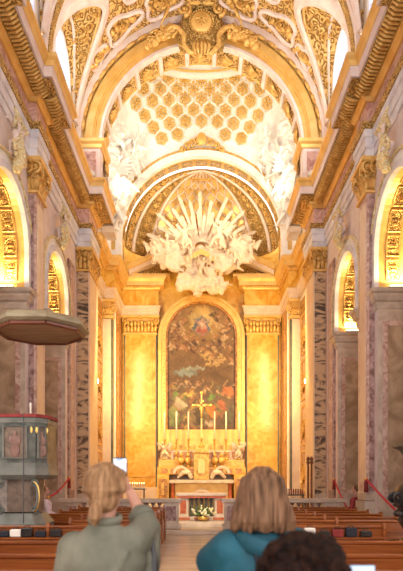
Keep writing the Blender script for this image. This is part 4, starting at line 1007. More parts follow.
# ------------------------------------------------------------------ freestanding altar with flowers
FA = empty('altar_table', (0, 19.2, .27), 'freestanding white marble altar with red inlay panels in front of the chancel', 'altar')
b = MB(); b.box(-.88, 18.85, 1.1, .88, 19.55, 1.2, bev=.015); b.build('table_top', M['step'], FA)
b = MB(); b.box(-.84, 18.83, 1.03, .84, 19.5, 1.095); b.build('red_band', M['redm'], FA)
for e in (-1, 1):
    b = MB(); b.box(e*.45, 18.9, .4, e*.8, 19.5, 1.025); pr_ = b.build('pillar_block', M['step'], FA)
    b = MB(); b.box(e*.53, 18.885, .5, e*.73, 18.899, .95); b.build('red_panel', M['redm'], pr_)
for k in range(5):
    x = -.34+.17*k; b = MB(); b.lathe((x, 19.0, .4), [(.06, 0), (.04, .08), (.07, .2), (.04, .42), (.03, .5), (.06, .62)], 10); b.build('baluster', M['green'], FA, smooth=True)
b = MB(); b.box(-.44, 19.2, .4, .44, 19.45, 1.02); b.build('back_slab', M['siena'], FA)
b = MB(); b.box(-.9, 18.75, .275, .9, 19.55, .395, bev=.01); bs = b.build('base', M['step'], FA)
b = MB(); b.box(-.86, 18.735, .30, -.4, 18.749, .375); b.box(-.25, 18.735, .30, .25, 18.749, .375); b.box(.4, 18.735, .30, .86, 18.749, .375); b.build('red_inlay', M['redm'], bs)
fw = empty('flower_arrangement', (.05, 18.5, .27), 'low bunch of white and yellow flowers at the foot of the freestanding altar', 'flowers')
b = MB(); b.lathe((.05, 18.5, .27), [(.12, 0), (.2, .1), (.22, .16)], 14); b.build('bowl', M['brass'], fw, smooth=True)
b = MB()
for k in range(40):
    a = R.uniform(0, 2*PI); q = R.uniform(.1, .4); p0 = Vector((.05, 18.5, .42)); p1 = p0+Vector((q*math.cos(a), q*.4*math.sin(a), R.uniform(.05, .4)))
    b.tube([p0, (p0+p1)/2+Vector((0, 0, .04)), p1], [.008, .025, .008], 4)
b.build('leaves', M['leaf'], fw)
b = MB()
for k in range(46):
    a = R.uniform(0, 2*PI); q = R.uniform(.05, .42); c_ = (.05+q*math.cos(a), 18.5+q*.45*math.sin(a)-.05, .45+R.uniform(0, .38)*(1-q)); b.ball(c_, R.uniform(.03, .05), 7, 5)
b.build('blossoms', M['flower'], fw, smooth=True)

# ------------------------------------------------------------------ altar rail
for m, lab in ((1, 'grey marble altar rail left of the aisle opening'), (-1, 'grey marble altar rail right of the aisle opening')):
    t = empty('altar_rail', (m*-2.6, 17.0, .13), lab, 'railing')
    b = MB(m); b.box(-4.4, 16.8, .95, -.62, 17.2, 1.08, bev=.02); b.build('top_slab', M['greywhite'] if False else M['stoneb'], t)
    b = MB(m); b.box(-4.4, 16.84, .135, -.64, 17.16, .28, bev=.02); b.build('plinth', M['stoneb'], t)
    for x in (-1.0, -2.5, -4.05):
        b = MB(m); b.box(x-.17, 16.86, .281, x+.3, 17.14, .948); pp = b.build('post', M['stoneb'], t)
        b = MB(m); b.box(x-.1, 16.845, .4, x+.22, 16.859, .85); b.build('inlay', M['purple'], pp)
    for x0, x1 in ((-3.73, -2.7), (-2.18, -1.2)):
        for k in range(5):
            x = x0+(x1-x0)*(k+.5)/5; b = MB(m); b.lathe((x, 17.0, .282), [(.07, 0), (.07, .06), (.035, .12), (.085, .3), (.04, .52), (.035, .58), (.07, .62), (.07, .665)], 10); b.build('baluster', M['purple'], t, smooth=True)

# ------------------------------------------------------------------ pews
def pew_parts(x0, x1, Y, lab, group, dark=False, near=True):
    """bench facing the altar: the backrest is on the camera side"""
    W = M['wood']; t = empty('pew', ((x0+x1)/2, Y, 0), lab, 'pew', group)
    b = MB(); b.box(x0+.05, Y-.03, .56, x1-.05, Y+.005, .86); b.build('backrest', W, t)
    b = MB(); b.box(x0+.02, Y-.05, .861, x1-.02, Y+.03, .905, bev=.012); b.build('top_rail', W, t)
    b = MB(); b.box(x0+.05, Y+.01, .42, x1-.05, Y+.42, .46, bev=.01); b.build('seat', W, t)
    b = MB(); b.box(x0+.05, Y-.17, .70, x1-.05, Y-.031, .725); b.build('book_ledge', W, t)
    b = MB(); b.box(x0+.05, Y-.32, .16, x1-.05, Y-.14, .20); b.build('kneeler', W, t)
    n = 2 if x1-x0 < 2.2 else 3
    for k in range(n):
        x = x0+(x1-x0-.05)*k/(n-1)
        b = MB(); pr = [(Y-.08, 0), (Y+.44, 0), (Y+.44, .4), (Y+.40, .52), (Y+.12, .56), (Y+.05, .66), (Y+.04, .93), (Y-.05, .95), (Y-.08, .86)]
        nn = len(pr); b.add([(x, q[0], q[1]) for q in pr]+[(x+.05, q[0], q[1]) for q in pr], [tuple(reversed(range(nn))), tuple(range(nn, 2*nn))]+[(i, (i+1) % nn, nn+(i+1) % nn, nn+i) for i in range(nn)])
        b.build('end_panel', M['wood'], t)
    return t
rowsY = [4.55, 5.55, 6.75, 9.0, 10.2, 11.2, 12.2, 13.2, 14.2, 15.2]
ordn = ['frontmost', 'second', 'third', 'fourth', 'fifth', 'sixth', 'seventh', 'eighth', 'ninth', 'tenth']
for m in (1, -1):
    sd = 'left' if m > 0 else 'right'
    for k, Y in enumerate(rowsY):
        x0, x1 = -4.0, -1.0
        if m > 0 and 9.5 < Y < 11.5: x0 = -2.45
        if m > 0 and Y > 12.5: x0 = -3.4
        if m < 0: x0, x1 = 1.0, (3.0 if 8.5 < Y < 9.9 else 4.0)
        far = len(rowsY)-1-k
        pos = {0: 'closest to the camera', 1: 'second row from the camera', 2: 'last row before the cross aisle', 3: 'first row beyond the cross aisle'}.get(k, '%s row counting back from the altar rail' % ordn[far])
        pos = pos.replace('frontmost row counting back from', 'row nearest')
        pew_parts(x0, x1, Y, 'varnished wooden pew on the %s, %s' % (sd, pos), 'wooden pews '+sd+' of the aisle')
# things left on the pew ledges
b0 = None
items = [(-3.2, 'navy', 'navy'), (-3.0, 'linen', 'white'), (-2.82, 'black', 'black'), (-2.6, 'navy', 'dark blue'), (-2.35, 'black', 'soft black'),
         (1.75, 'linen', 'white'), (1.98, 'black', 'black'), (2.2, 'velvet', 'dark red'), (2.42, 'navy', 'navy'), (2.66, 'black', 'soft black')]
wd = ['leftmost', 'second', 'third', 'fourth', 'fifth']
for k, (x, mt, cn) in enumerate(items):
    y = 8.9; h = .10+.025*(k % 3)
    t = empty('handbag', (x, y, .726), 'small %s bag on the %s pew ledge past the cross aisle, %s of five' % (cn, 'left' if x < 0 else 'right', wd[k % 5]), 'bag')
    b = MB(); b.box(x-.085, y-.05, .727, x+.085, y+.05, .727+h, bev=.015); b.build('bag_body', M[mt], t)
    b = MB(); z = .727+h; b.tube([(x-.05, y, z-.01), (x-.03, y, z+.04), (x+.03, y, z+.04), (x+.05, y, z-.01)], .007, 6); b.build('strap', M['black'], t)

# ------------------------------------------------------------------ pulpit and its canopy
PX, PY = -3.22, 10.02
t = empty('pulpit', (PX, PY, 0), 'grey-green marble pulpit with painted panels and dark red velvet rim', 'pulpit')
def plan(k): return [(PX+dx*k if abs(dx) < 9 else 0, PY+dy*k) for dx, dy in ((-1.0, -.2), (-.36, -.45), (.32, -.45), (.47, -.22), (.47, .35), (-1.0, .35))]
b = MB(); b.prism(plan(1), 1.95, 2.72); bd = b.build('body', M['green'], t)
b = MB(); b.prism(plan(1.03), 2.65, 2.74); b.prism(plan(1.05), 1.86, 1.95); b.prism(plan(1.10), 1.74, 1.86, plan(1.05)); b.prism(plan(.92), 1.66, 1.74, plan(1.1)); b.build('mouldings', M['greenl'], t)
b = MB(); b.prism(plan(1.08), 2.745, 2.80, plan(1.07)); b.build('velvet_rim', M['velvet'], t)
def painted_panel(x0, x1, y0, y1, nm, figc):
    d = Vector((x1-x0, y1-y0, 0)); nrm = Vector((d.y, -d.x, 0)).normalized()
    def q(u, z, off): p_ = Vector((x0, y0, 0))+d*u+nrm*off; return (p_.x, p_.y, z)
    b = MB(); b.add([q(.2, 2.03, .012), q(.8, 2.03, .012), q(.8, 2.58, .012), q(.2, 2.58, .012)], [(0, 1, 2, 3)]); pn = b.build(nm, M['dimpaint'], t)
    b = MB()
    cyc = [q(.2, 2.03, .02), q(.8, 2.03, .02), q(.8, 2.58, .02), q(.2, 2.58, .02), q(.2, 2.03, .02)]
    b.tube(cyc, .02, 5, caps=False); b.build('panel_frame', M['greenl'], pn)
    b = MB(); c_ = Vector(q(.5, 2.3, .03))
    for (dx, z, rx, rz) in ((0, 2.46, .035, .045), (0, 2.33, .075, .1), (0, 2.16, .09, .12), (-.07, 2.36, .03, .07), (.07, 2.34, .03, .08)):
        p_ = Vector(q(.5, z, .015))+d.normalized()*dx; b.ball(p_, (rx, .012, rz), 10, 6)
    b.build('relief_figure', figc, pn, smooth=True)
    for u in (.08, .92): b = MB(); b.ball(Vector(q(u, 2.52, .02)), (.025, .015, .06), 8, 5); b.build('gilt_mount', M['brass'], pn)
painted_panel(PX-.36, PX+.32, PY-.45, PY-.45, 'painted_panel', M['rosepaint']); painted_panel(PX-1.0, PX-.36, PY-.2, PY-.45, 'painted_panel', M['redm']); painted_panel(PX+.32, PX+.47, PY-.45, PY-.22, 'side_panel', M['rosepaint'])
b = MB(); b.prism(plan(.62), 1.08, 1.68); b.build('pedestal', M['dimpaint'], t)
for (x, y, e) in ((PX-.22, PY-.38, -1), (PX+.25, PY-.36, 1), (PX-.75, PY-.2, -1)):
    b = MB(); pts = []
    for i in range(13):
        a = -PI/2+PI*i/12; pts.append((x+e*(.02+.10*(1-math.cos(a*1.0))*-1+.1), y-.05, 1.36+.26*math.sin(a)))
    b.tube(pts, .035, 6, flat=1.6); volute(b, (x+e*.06, y-.08, 1.6), .07, .02, 'x'); volute(b, (x+e*.06, y-.08, 1.13), .07, .02, 'x'); b.build('scroll_bracket', M['green'], t, smooth=True)
    b = MB(); b.tube([(p_[0]+e*.03, p_[1]-.05, p_[2]) for p_ in pts], .012, 5); b.build('gilt_edge', M['brass'], t)
b = MB(); b.prism(plan(.95), .88, 1.06, plan(.7)); b.prism(plan(.95), 0, .88); b.build('base', M['greenl'], t)
b = MB(); b.tube([(PX+.16, PY-.56, 2.8), (PX+.16, PY-.56, 1.9), (PX+.14, PY-.5, .9)], .008, 5); b.build('cable', M['black'], t)
cn = empty('microphone_candle', (PX+.2, PY-.3, 2.8), 'thin white candle standing on the pulpit rim', 'candle'); cn.name = 'candle'
b = MB(); b.lathe((PX+.2, PY-.3, 2.803), [(.02, 0), (.016, .2), (.005, .22)], 8); b.build('wax', M['candle'], cn, smooth=True)
b = MB(); b.lathe((PX+.2, PY-.3, 2.80), [(.035, 0), (.035, .01)], 8); b.build('holder', M['brass'], cn)
t = empty('pulpit_canopy', (-3.4, 11.0, 4.6), 'octagonal olive-brown wooden sounding board hanging above the pulpit', 'canopy')
b = MB(); b.lathe((-3.22, 11.0, 4.62), [(.88, 0), (.97, .04), (.97, .09), (.93, .15), (.90, .18), (.7, .22), (.3, .26)], 8, rot=PI/8); b.build('crown_moulding', M['woodo'], t)
b = MB(); b.lathe((-3.22, 11.0, 4.575), [(.83, 0), (.83, .04)], 8, rot=PI/8); b.build('soffit_panel', M['woodp'], t)
b = MB()
for k in range(8):
    a0, a1 = PI/8+k*PI/4, PI/8+(k+1)*PI/4
    b.tube([(-3.22+.85*math.cos(a0), 11+.85*math.sin(a0), 4.58), (-3.22+.85*math.cos(a1), 11+.85*math.sin(a1), 4.58)], .045, 6)
b.build('soffit_border', M['woodd'], t)
b = MB(); b.box(-4.28, 10.9, 4.88, -3.4, 10.98, 4.96); b.box(-4.28, 10.75, 4.85, -4.2, 11.02, 5.3); b.build('wall_bracket', M['woodo'], t)

# dark carved stand on the right
t = empty('holy_water_stand', (3.62, 9.0, 0), 'dark carved stand with a grey moulded slab top against the right wall', 'stand')
b = MB(); b.lathe((3.62, 9.0, 0), [(.42, 0), (.42, .12), (.36, .2), (.3, .5), (.28, .8), (.4, 1.0), (.33, 1.08), (.44, 1.25), (.46, 1.4), (.4, 1.55), (.26, 1.66), (.24, 1.8), (.27, 1.98)], 20); b.build('carved_body', M['black'], t, smooth=True)
b = MB(); b.lathe((3.62, 9.0, 1.985), [(.3, 0), (.34, .08), (.4, .16), (.52, .22), (.53, .28)], 4, rot=PI/4); b.build('slab_top', M['green'], t)
b = MB()
for k in range(6):
    a = PI+(.5-k/5)*2.4; volute(b, (3.62+.45*math.cos(a), 9.0+.45*math.sin(a), 1.35), .12, .03, 'x'); b.ball((3.62+.4*math.cos(a), 9+.4*math.sin(a), 1.1), .06, 7, 5)
b.build('carved_scrolls', M['black'], t, smooth=True)
b = MB(); b.lathe((3.62, 9.0, 2.27), [(.3, 0), (.25, .1), (.08, .16), (.1, .22), (.02, .3)], 16); b.build('lid', M['greywhite'], t, smooth=True)

# ropes
def rope(p0, p1, sag, lab):
    p0, p1 = Vector(p0), Vector(p1); t = empty('barrier_rope', tuple((p0+p1)/2), lab, 'rope')
    b = MB(); b.tube([p0.lerp(p1, i/14)-Vector((0, 0, sag*math.sin(PI*i/14))) for i in range(15)], .028, 7); b.build('cord', M['rope'], t, smooth=True)
    b = MB()
    for p_ in (p0, p1): b.ball(p_, .05, 8, 6)
    b.build('hook', M['brass'], t)
    b = MB(); b.tube([p0, p0-Vector((0, 0, .1)), p0-Vector((0, 0, .35))], [.03, .05, .06], 7); b.build('tassel', M['velvet'], t, smooth=True)
rope((-4.38, 18.2, 1.72), (-4.42, 15.85, 1.15), .1, 'red barrier rope slung across the farther left side arch')
rope((4.38, 18.2, 1.68), (4.42, 16.55, .75), .05, 'red barrier rope slung across the farther right side arch')
rope((4.25, 14.2, 1.68), (4.42, 11.5, .7), .05, 'red barrier rope slung from the pilaster across the nearer right side arch')
rope((-4.25, 14.2, 1.68), (-4.42, 11.5, .7), .05, 'red barrier rope slung across the nearer left side arch behind the pulpit')

# votive stands, poles
def votive(x, y, z0, lab, n, lit):
    t = empty('votive_stand', (x, y, z0), lab, 'candle stand')
    b = MB(); b.box(x-.3, y-.12, z0+.86, x+.3, y+.12, z0+.9); b.build('tray', M['grey'], t)
    for e in (-1, 1): b = MB(); b.box(x+e*.26-.02, y-.08, z0, x+e*.26+.02, y+.08, z0+.86); b.build('leg', M['grey'], t)
    for k in range(n):
        xx = x-.26+.52*k/(n-1); b = MB(); b.lathe((xx, y, z0+.901), [(.022, 0), (.022, .18)], 8); c_ = b.build('votive_candle', M['candle'] if lit else M['velvet'], t)
        if lit: b = MB(); b.lathe((xx, y, z0+1.085), [(.004, 0), (.012, .015), (.002, .05)], 6); b.build('flame', M['flame'], c_)
votive(-2.4, 20.5, .43, 'stand of lit votive candles in front of the left apse pilaster', 7, True)
votive(3.05, 18.0, .28, 'dark stand with a row of unlit red votive candles right of the altar rail', 8, False)
for k, x in enumerate((3.78, 3.9)):
    t = empty('processional_pole', (x, 19.5, .28), 'dark red wooden pole with knob head leaning by the right pier, %s of a pair' % ('inner' if k == 0 else 'outer'), 'pole', 'pair of processional poles')
    b = MB(); b.tube([(x, 19.5, .29), (x, 19.5, 1.2), (x+.0, 19.5, 2.2)], [.035, .04, .035], 8); b.build('shaft', M['woodd'], t, smooth=True)
    b = MB(); b.lathe((x, 19.5, 2.2), [(.03, 0), (.07, .06), (.04, .12), (.07, .2), (.02, .28)], 10); b.build('finial', M['woodd'], t, smooth=True)

# ------------------------------------------------------------------ people
def limb(b, pts, rads, n=12):
    for i, (p_, r_) in enumerate(zip(pts, rads)):
        b.ball(p_, r_, 14, 10)
        if i: b.tube([pts[i-1], p_], [rads[i-1], r_], n)
def person_mesh(b, voxel, sm=3): return bake(b, voxel, sm, 'body')
def head(b, c, r=.075, turn=0):
    """skull, jaw, nose, ears, neck join; c is the skull centre; the face looks along +y turned by turn"""
    mt = Matrix.Rotation(turn, 3, 'Z'); q = lambda x, y, z: Vector(c)+mt @ Vector((x, y, z))
    b.ball(q(0, 0, .02), (.074, .092, .095), 16, 12, mt); b.ball(q(0, .03, -.05), (.055, .065, .07), 14, 10, mt)
    b.tube([q(0, .085, .01), q(0, .112, -.025)], [.011, .017], 8); b.ball(q(0, .095, -.032), .015, 8, 6)
    for e in (-1, 1):
        b.ball(q(e*.078, -.005, -.01), (.012, .02, .032), 8, 6, mt); b.ball(q(e*.032, .082, .018), .013, 8, 6)
    b.tube([q(-.025, .088, -.06), q(0, .096, -.058), q(.025, .088, -.06)], .009, 6); b.ball(q(0, .07, -.095), .02, 8, 6)
def hand(b, wrist, d, palm_n, curl=1.0, side=1):
    """five-fingered hand: d direction of the fingers, palm_n palm normal"""
    d = Vector(d).normalized(); n = Vector(palm_n); n = (n-d*n.dot(d)).normalized(); s_ = d.cross(n)*side; w_ = Vector(wrist)
    b.tube([w_, w_+d*.04, w_+d*.085], [.026, .036, .038], 10, flat=.45, up=s_)
    for k, ln in enumerate((.068, .078, .072, .056)):
        o = w_+d*.08+s_*(.028-.019*k); a = .35*curl; p = [o]
        dd = d.copy()
        for j, sg in enumerate((.42, .33, .27)):
            dd = (dd*math.cos(a)+n*math.sin(a)).normalized(); n2 = (n*math.cos(a)-dd*math.sin(a)); p.append(p[-1]+dd*ln*sg); a = .55*curl
        b.tube(p, [.010, .0095, .0085, .007], 8)
    o = w_+d*.025+s_*.03; b.tube([o, o+s_*.028+d*.022+n*.008, o+s_*.032+d*.052+n*.022, o+s_*.022+d*.07+n*.03], [.014, .012, .0105, .008], 8)
def eyes(parent, c, turn=0):
    mt = Matrix.Rotation(turn, 3, 'Z')
    for e in (-1, 1):
        p_ = Vector(c)+mt @ Vector((e*.032, .09, .02)); b = MB(); b.ball(p_, .0085, 8, 6); b.build('eye', M['linen'], parent, smooth=True)
def loft(b, rings, n=20):
    rings = sorted(rings, key=lambda r_: r_[2]); vs = []
    for (cx_, cy_, z, rx, ry) in rings:
        for j in range(n):
            a = 2*PI*j/n; vs.append((cx_+rx*math.cos(a), cy_+ry*math.sin(a), z))
    k = len(rings); b.add(vs, [(i*n+j, i*n+(j+1) % n, (i+1)*n+(j+1) % n, (i+1)*n+j) for i in range(k-1) for j in range(n)]+[tuple(reversed(range(n))), tuple(range((k-1)*n, k*n))])

# --- woman photographing with a phone, sage shirt
X1, Y1 = -.47, 2.70
P1 = empty('person', (X1, Y1, 0), 'woman with tied blond hair and sage grey shirt raising a phone', 'person')
hc = Vector((X1, Y1, 1.60))
sh_r = Vector((X1+.15, Y1+.0, 1.37)); el_r = Vector((X1+.185, Y1+.17, 1.40)); wr_r = Vector((X1+.085, Y1+.28, 1.585))
sh_l = Vector((X1-.15, Y1, 1.31)); el_l = Vector((X1-.22, Y1+.1, 1.06)); wr_l = Vector((X1-.1, Y1+.28, 1.12))
b = MB(); head(b, hc, turn=-.25)
b.tube([hc+Vector((0, 0, -.06)), hc+Vector((0, -.015, -.17)), hc+Vector((0, -.02, -.24))], [.05, .052, .07], 14)
loft(b, [(X1, Y1, 1.38, .14, .08), (X1, Y1, 1.28, .16, .095), (X1, Y1, 1.1, .14, .09), (X1, Y1, .95, .15, .10), (X1, Y1, .85, .165, .11)])
limb(b, [sh_r, el_r, wr_r], [.05, .04, .026], 12); limb(b, [sh_l, el_l, wr_l], [.05, .04, .026], 12)
hand(b, wr_r, (-.35, .0, .9), (-.75, -.2, -.1), 1.1, side=-1); hand(b, wr_l, (.6, .7, .1), (.2, 0, -1), .7)
for e in (-1, 1):
    limb(b, [(X1+e*.08, Y1, .9), (X1+e*.09, Y1, .5), (X1+e*.09, Y1-.01, .09)], [.085, .058, .04], 12); limb(b, [(X1+e*.09, Y1-.03, .035), (X1+e*.10, Y1+.17, .03)], [.035, .025], 10)
body = mobj('body', person_mesh(b, .0055, 2), M['skin'], P1); eyes(body, hc, -.25)
b = MB(); b.ball(hc+Vector((-.005, -.03, .03)), (.096, .103, .108), 20, 14); b.ball(hc+Vector((0, -.06, -.04)), (.075, .06, .07), 14, 10)
b.tube([hc+Vector((-.02, -.09, -.055)), hc+Vector((-.022, -.135, -.085)), hc+Vector((-.028, -.14, -.125)), hc+Vector((-.03, -.12, -.165))], [.02, .034, .032, .010], 12)
for k in range(26):
    a = PI+PI*k/25; p0 = hc+Vector((.09*math.cos(a), .02+.09*math.sin(a)*.9, .085)); b.tube([hc+Vector((.02*math.cos(a), -.02, .135)), p0, hc+Vector((.1*math.cos(a), -.03+.095*math.sin(a), .0)), hc+Vector((-.02, -.115, -.055))], [.008, .012, .012, .008], 5)
hr = mobj('hair', bake(b, .006, 1, 'hair'), M['blond'], P1)
b = MB(); b.tube([hc+Vector((-.02, -.11, -.062)), hc+Vector((-.02, -.135, -.07))], .028, 10); b.build('hair_tie', M['blond'], P1, smooth=True)
b = MB(); loft(b, [(X1-.01, Y1-.01, .80, .19, .135), (X1-.01, Y1, .95, .185, .13), (X1-.01, Y1, 1.15, .19, .13), (X1-.01, Y1-.01, 1.25, .215, .13), (X1-.01, Y1-.015, 1.32, .195, .115), (X1-.005, Y1-.015, 1.385, .13, .09), (X1, Y1-.02, 1.44, .07, .07)], 28)
limb(b, [el_r, (X1+.19, Y1+.08, 1.25), (X1+.15, Y1+.03, 1.0)], [.07, .075, .08], 12); limb(b, [sh_l, (X1-.17, Y1+.02, 1.15), (X1-.17, Y1, .95)], [.09, .10, .09], 12)
limb(b, [sh_r+Vector((-.02, 0, -.03)), el_r, el_r+(wr_r-el_r)*.32], [.088, .072, .064], 14); limb(b, [sh_l+Vector((.0, 0, -.01)), el_l, el_l+(wr_l-el_l)*.5], [.088, .07, .058], 14)
b.tube([(X1-.13, Y1-.09, 1.3), (X1-.03, Y1-.13, 1.1), (X1+.02, Y1-.12, .95)], [.02, .03, .02], 8); b.tube([(X1+.12, Y1-.1, 1.32), (X1+.05, Y1-.13, 1.18)], [.018, .024], 8)
sh = mobj('shirt', bake(b, .009, 2, 'shirt'), M['shirt'], P1)
b = MB(); b.tube([(X1+.075*math.cos(a), Y1-.02+.07*math.sin(a), 1.462+.012*math.sin(a)) for a in [2*PI*i/20 for i in range(21)]], .02, 8, caps=False, flat=.6); b.build('collar', M['shirt'], sh, smooth=True)
cu = el_r+(wr_r-el_r)*.32; dr = (wr_r-el_r).normalized(); b = MB(); b.tube([cu-dr*.02, cu+dr*.022], .068, 14); b.build('cuff', M['shirt'], sh, smooth=True)
b = MB(); loft(b, [(X1, Y1, .86, .18, .12), (X1, Y1, .80, .185, .125)]);
for e in (-1, 1): limb(b, [(X1+e*.085, Y1, .86), (X1+e*.095, Y1, .5), (X1+e*.095, Y1, .1)], [.105, .082, .065], 14)
mobj('trousers', bake(b, .012, 2, 'trousers'), M['navy'], P1)
b = MB()
for e in (-1, 1): limb(b, [(X1+e*.09, Y1-.06, .035), (X1+e*.1, Y1+.19, .035)], [.045, .038], 10)
b.build('shoes', M['black'], P1, smooth=True).name = 'shoe'
bg = empty('shoulder_bag', (X1+.24, Y1+.05, .9), 'black shoulder bag hanging at the right side of the woman in sage', 'bag')
b = MB(); b.tube([(X1+.215, Y1+.06, 1.38), (X1+.235, Y1+.02, 1.25), (X1+.25, Y1, 1.05)], [.012, .018, .022], 8, flat=.5); b.build('strap', M['black'], bg)
b = MB(); b.box(X1+.17, Y1-.1, .78, X1+.3, Y1+.12, 1.07, bev=.03); b.build('bag_body', M['black'], bg)
ph = empty('smartphone', (X1+.115, Y1+.35, 1.68), 'smartphone with a bright blue-white screen held up by the woman in sage', 'phone')
pc = Vector((at(120, 471, 3.0))); ph.location = pc
b = MB(); b.box(pc.x-.038, pc.y, pc.z-.074, pc.x+.038, pc.y+.009, pc.z+.074, bev=.004); b.build('case', M['phone'], ph)
b = MB(); b.add([(pc.x-.035, pc.y-.001, pc.z-.068), (pc.x+.035, pc.y-.001, pc.z-.068), (pc.x+.035, pc.y-.001, pc.z+.068), (pc.x-.035, pc.y-.001, pc.z+.068)], [(0, 1, 2, 3)]); b.build('screen', M['screen'], ph)

# --- woman in a teal jacket
X2, Y2 = .285, 2.6
P2 = empty('person', (X2, Y2, 0), 'woman with loose light brown hair and teal hooded jacket seen from behind', 'person')
hc = Vector((X2, Y2, 1.58))
sh_l = Vector((X2-.15, Y2, 1.345)); el_l = Vector((X2-.235, Y2+.08, 1.30)); wr_l = Vector((X2-.13, Y2+.27, 1.30))
sh_r = Vector((X2+.16, Y2, 1.34)); el_r = Vector((X2+.22, Y2+.08, 1.10)); wr_r = Vector((X2+.06, Y2+.28, 1.22))
el_l = Vector((X2-.22, Y2+.12, 1.25))
b = MB(); head(b, hc, turn=.1); b.tube([hc+Vector((0, 0, -.06)), hc+Vector((0, -.015, -.16)), hc+Vector((0, -.02, -.22))], [.05, .052, .07], 14)
loft(b, [(X2, Y2, 1.35, .13, .08), (X2, Y2, 1.25, .15, .09), (X2, Y2, 1.05, .13, .09), (X2, Y2, .85, .155, .10)])
limb(b, [sh_l, el_l, wr_l], [.045, .038, .025], 12); limb(b, [sh_r, el_r, wr_r], [.045, .038, .025], 12)
hand(b, wr_l, (.5, .8, .15), (.5, 0, -.8), .8); hand(b, wr_r, (.1, .95, .2), (-.7, 0, -.5), .8, side=-1)
for e in (-1, 1):
    limb(b, [(X2+e*.08, Y2, .88), (X2+e*.09, Y2, .5), (X2+e*.09, Y2-.01, .09)], [.083, .056, .04], 12); limb(b, [(X2+e*.09, Y2-.03, .035), (X2+e*.10, Y2+.17, .03)], [.035, .025], 10)
body = mobj('body', person_mesh(b, .0055, 2), M['skin'], P2); eyes(body, hc, .1)
b = MB(); b.ball(hc+Vector((0, -.025, .03)), (.094, .10, .10), 20, 14)
for k in range(34):
    a = PI*.92+PI*1.16*k/33; c_, s_ = math.cos(a), math.sin(a); w_ = R.uniform(-.012, .012)
    b.tube([hc+Vector((.02*c_, -.02+.02*s_, .128)), hc+Vector((.085*c_, -.02+.085*s_, .07)), hc+Vector((.102*c_, -.02+.10*s_, -.03)), hc+Vector((.128*c_+w_, -.025+.105*s_, -.12)), hc+Vector((.142*c_+w_, -.02+.10*s_, -.165+R.uniform(-.015, .01)))], [.012, .02, .026, .024, .008], 6)
mobj('hair', bake(b, .0065, 1, 'hair'), M['brownh'], P2)
b = MB(); loft(b, [(X2-.005, Y2, .78, .19, .13), (X2-.005, Y2, 1.0, .185, .13), (X2, Y2-.01, 1.22, .20, .13), (X2, Y2-.015, 1.32, .19, .115), (X2, Y2-.02, 1.375, .13, .095), (X2, Y2-.03, 1.41, .075, .075)], 28)
limb(b, [sh_l+Vector((-.0, 0, -.02)), el_l+Vector((-.01, 0, 0)), wr_l], [.095, .085, .06], 14); limb(b, [(X2-.12, Y2+.02, 1.25), (X2-.17, Y2+.1, 1.15), (X2-.12, Y2+.08, .95)], [.1, .1, .08], 12); limb(b, [sh_r, el_r, wr_r], [.088, .07, .048], 14)
jk = mobj('jacket', bake(b, .009, 2, 'jacket'), M['teal'], P2)
b = MB(); b.tube([(X2-.11, Y2-.06, 1.40), (X2-.06, Y2-.13, 1.36), (X2+.03, Y2-.15, 1.33), (X2+.1, Y2-.1, 1.37), (X2+.13, Y2-.02, 1.41)], [.03, .045, .05, .045, .03], 12, flat=.7); b.build('hood', M['teal'], jk, smooth=True)
b = MB(); b.tube([(X2-.06, Y2-.12, 1.37), (X2-.02, Y2-.145, 1.25), (X2+.0, Y2-.14, 1.0)], [.01, .014, .012], 8); b.build('back_seam', M['navy'], jk, smooth=True)
b = MB()
for e in (-1, 1): limb(b, [(X2+e*.085, Y2, .86), (X2+e*.095, Y2, .5), (X2+e*.095, Y2, .1)], [.103, .08, .063], 14)
mobj('trousers', bake(b, .012, 2, 'trousers'), M['navy'], P2)
for e in (-1, 1): b = MB(); limb(b, [(X2+e*.09, Y2-.06, .035), (X2+e*.1, Y2+.19, .035)], [.045, .038], 10); b.build('shoe', M['black'], P2, smooth=True)

# --- dark-haired visitor, nearest
X3, Y3 = .315, 1.72
P3 = empty('person', (X3, Y3, 0), 'nearest visitor with dark bushy hair, only the top of the head showing', 'person')
hc = Vector((X3, Y3, 1.33))
b = MB(); head(b, hc); b.tube([hc+Vector((0, 0, -.06)), hc+Vector((0, -.015, -.2))], [.052, .06], 14)
wr_r = Vector((X3+.17, Y3+.22, 1.22)); wr_l = Vector((X3+.02, Y3+.22, 1.12))
loft(b, [(X3, Y3, 1.14, .14, .08), (X3, Y3, 1.0, .16, .09), (X3, Y3, .8, .14, .09), (X3, Y3, .68, .16, .10)])
limb(b, [(X3+.16, Y3, 1.1), (X3+.24, Y3+.06, .95), wr_r], [.048, .04, .025], 12); limb(b, [(X3-.16, Y3, 1.1), (X3-.2, Y3+.08, .9), wr_l], [.048, .04, .025], 12)
hand(b, wr_r, (-.2, .3, .9), (-.2, -.9, .2), .9, side=-1); hand(b, wr_l, (.5, .7, .3), (0, -.2, 1), .8)
for e in (-1, 1): limb(b, [(X3+e*.08, Y3, .7), (X3+e*.09, Y3, .4), (X3+e*.09, Y3, .08)], [.085, .06, .04], 12); limb(b, [(X3+e*.09, Y3-.03, .035), (X3+e*.1, Y3+.17, .03)], [.035, .025], 10)
body = mobj('body', person_mesh(b, .0065, 2), M['skin'], P3); eyes(body, hc)
b = MB(); b.ball(hc+Vector((0, -.03, .035)), (.115, .115, .10), 20, 14); rq = random.Random(5)
for k in range(150):
    a = rq.uniform(0, 2*PI); ph_ = rq.uniform(-.6, 1.5); rr_ = .118+.01*rq.random(); p_ = hc+Vector((rr_*1.08*math.cos(ph_)*math.cos(a), -.03+rr_*math.cos(ph_)*math.sin(a), .03+rr_*.95*math.sin(ph_)))
    if p_.y > hc.y+.06 and p_.z < hc.z+.05: continue
    b.ball(p_, rq.uniform(.014, .024), 7, 5)
mobj('hair', bake(b, .007, 1, 'hair'), M['darkh'], P3)
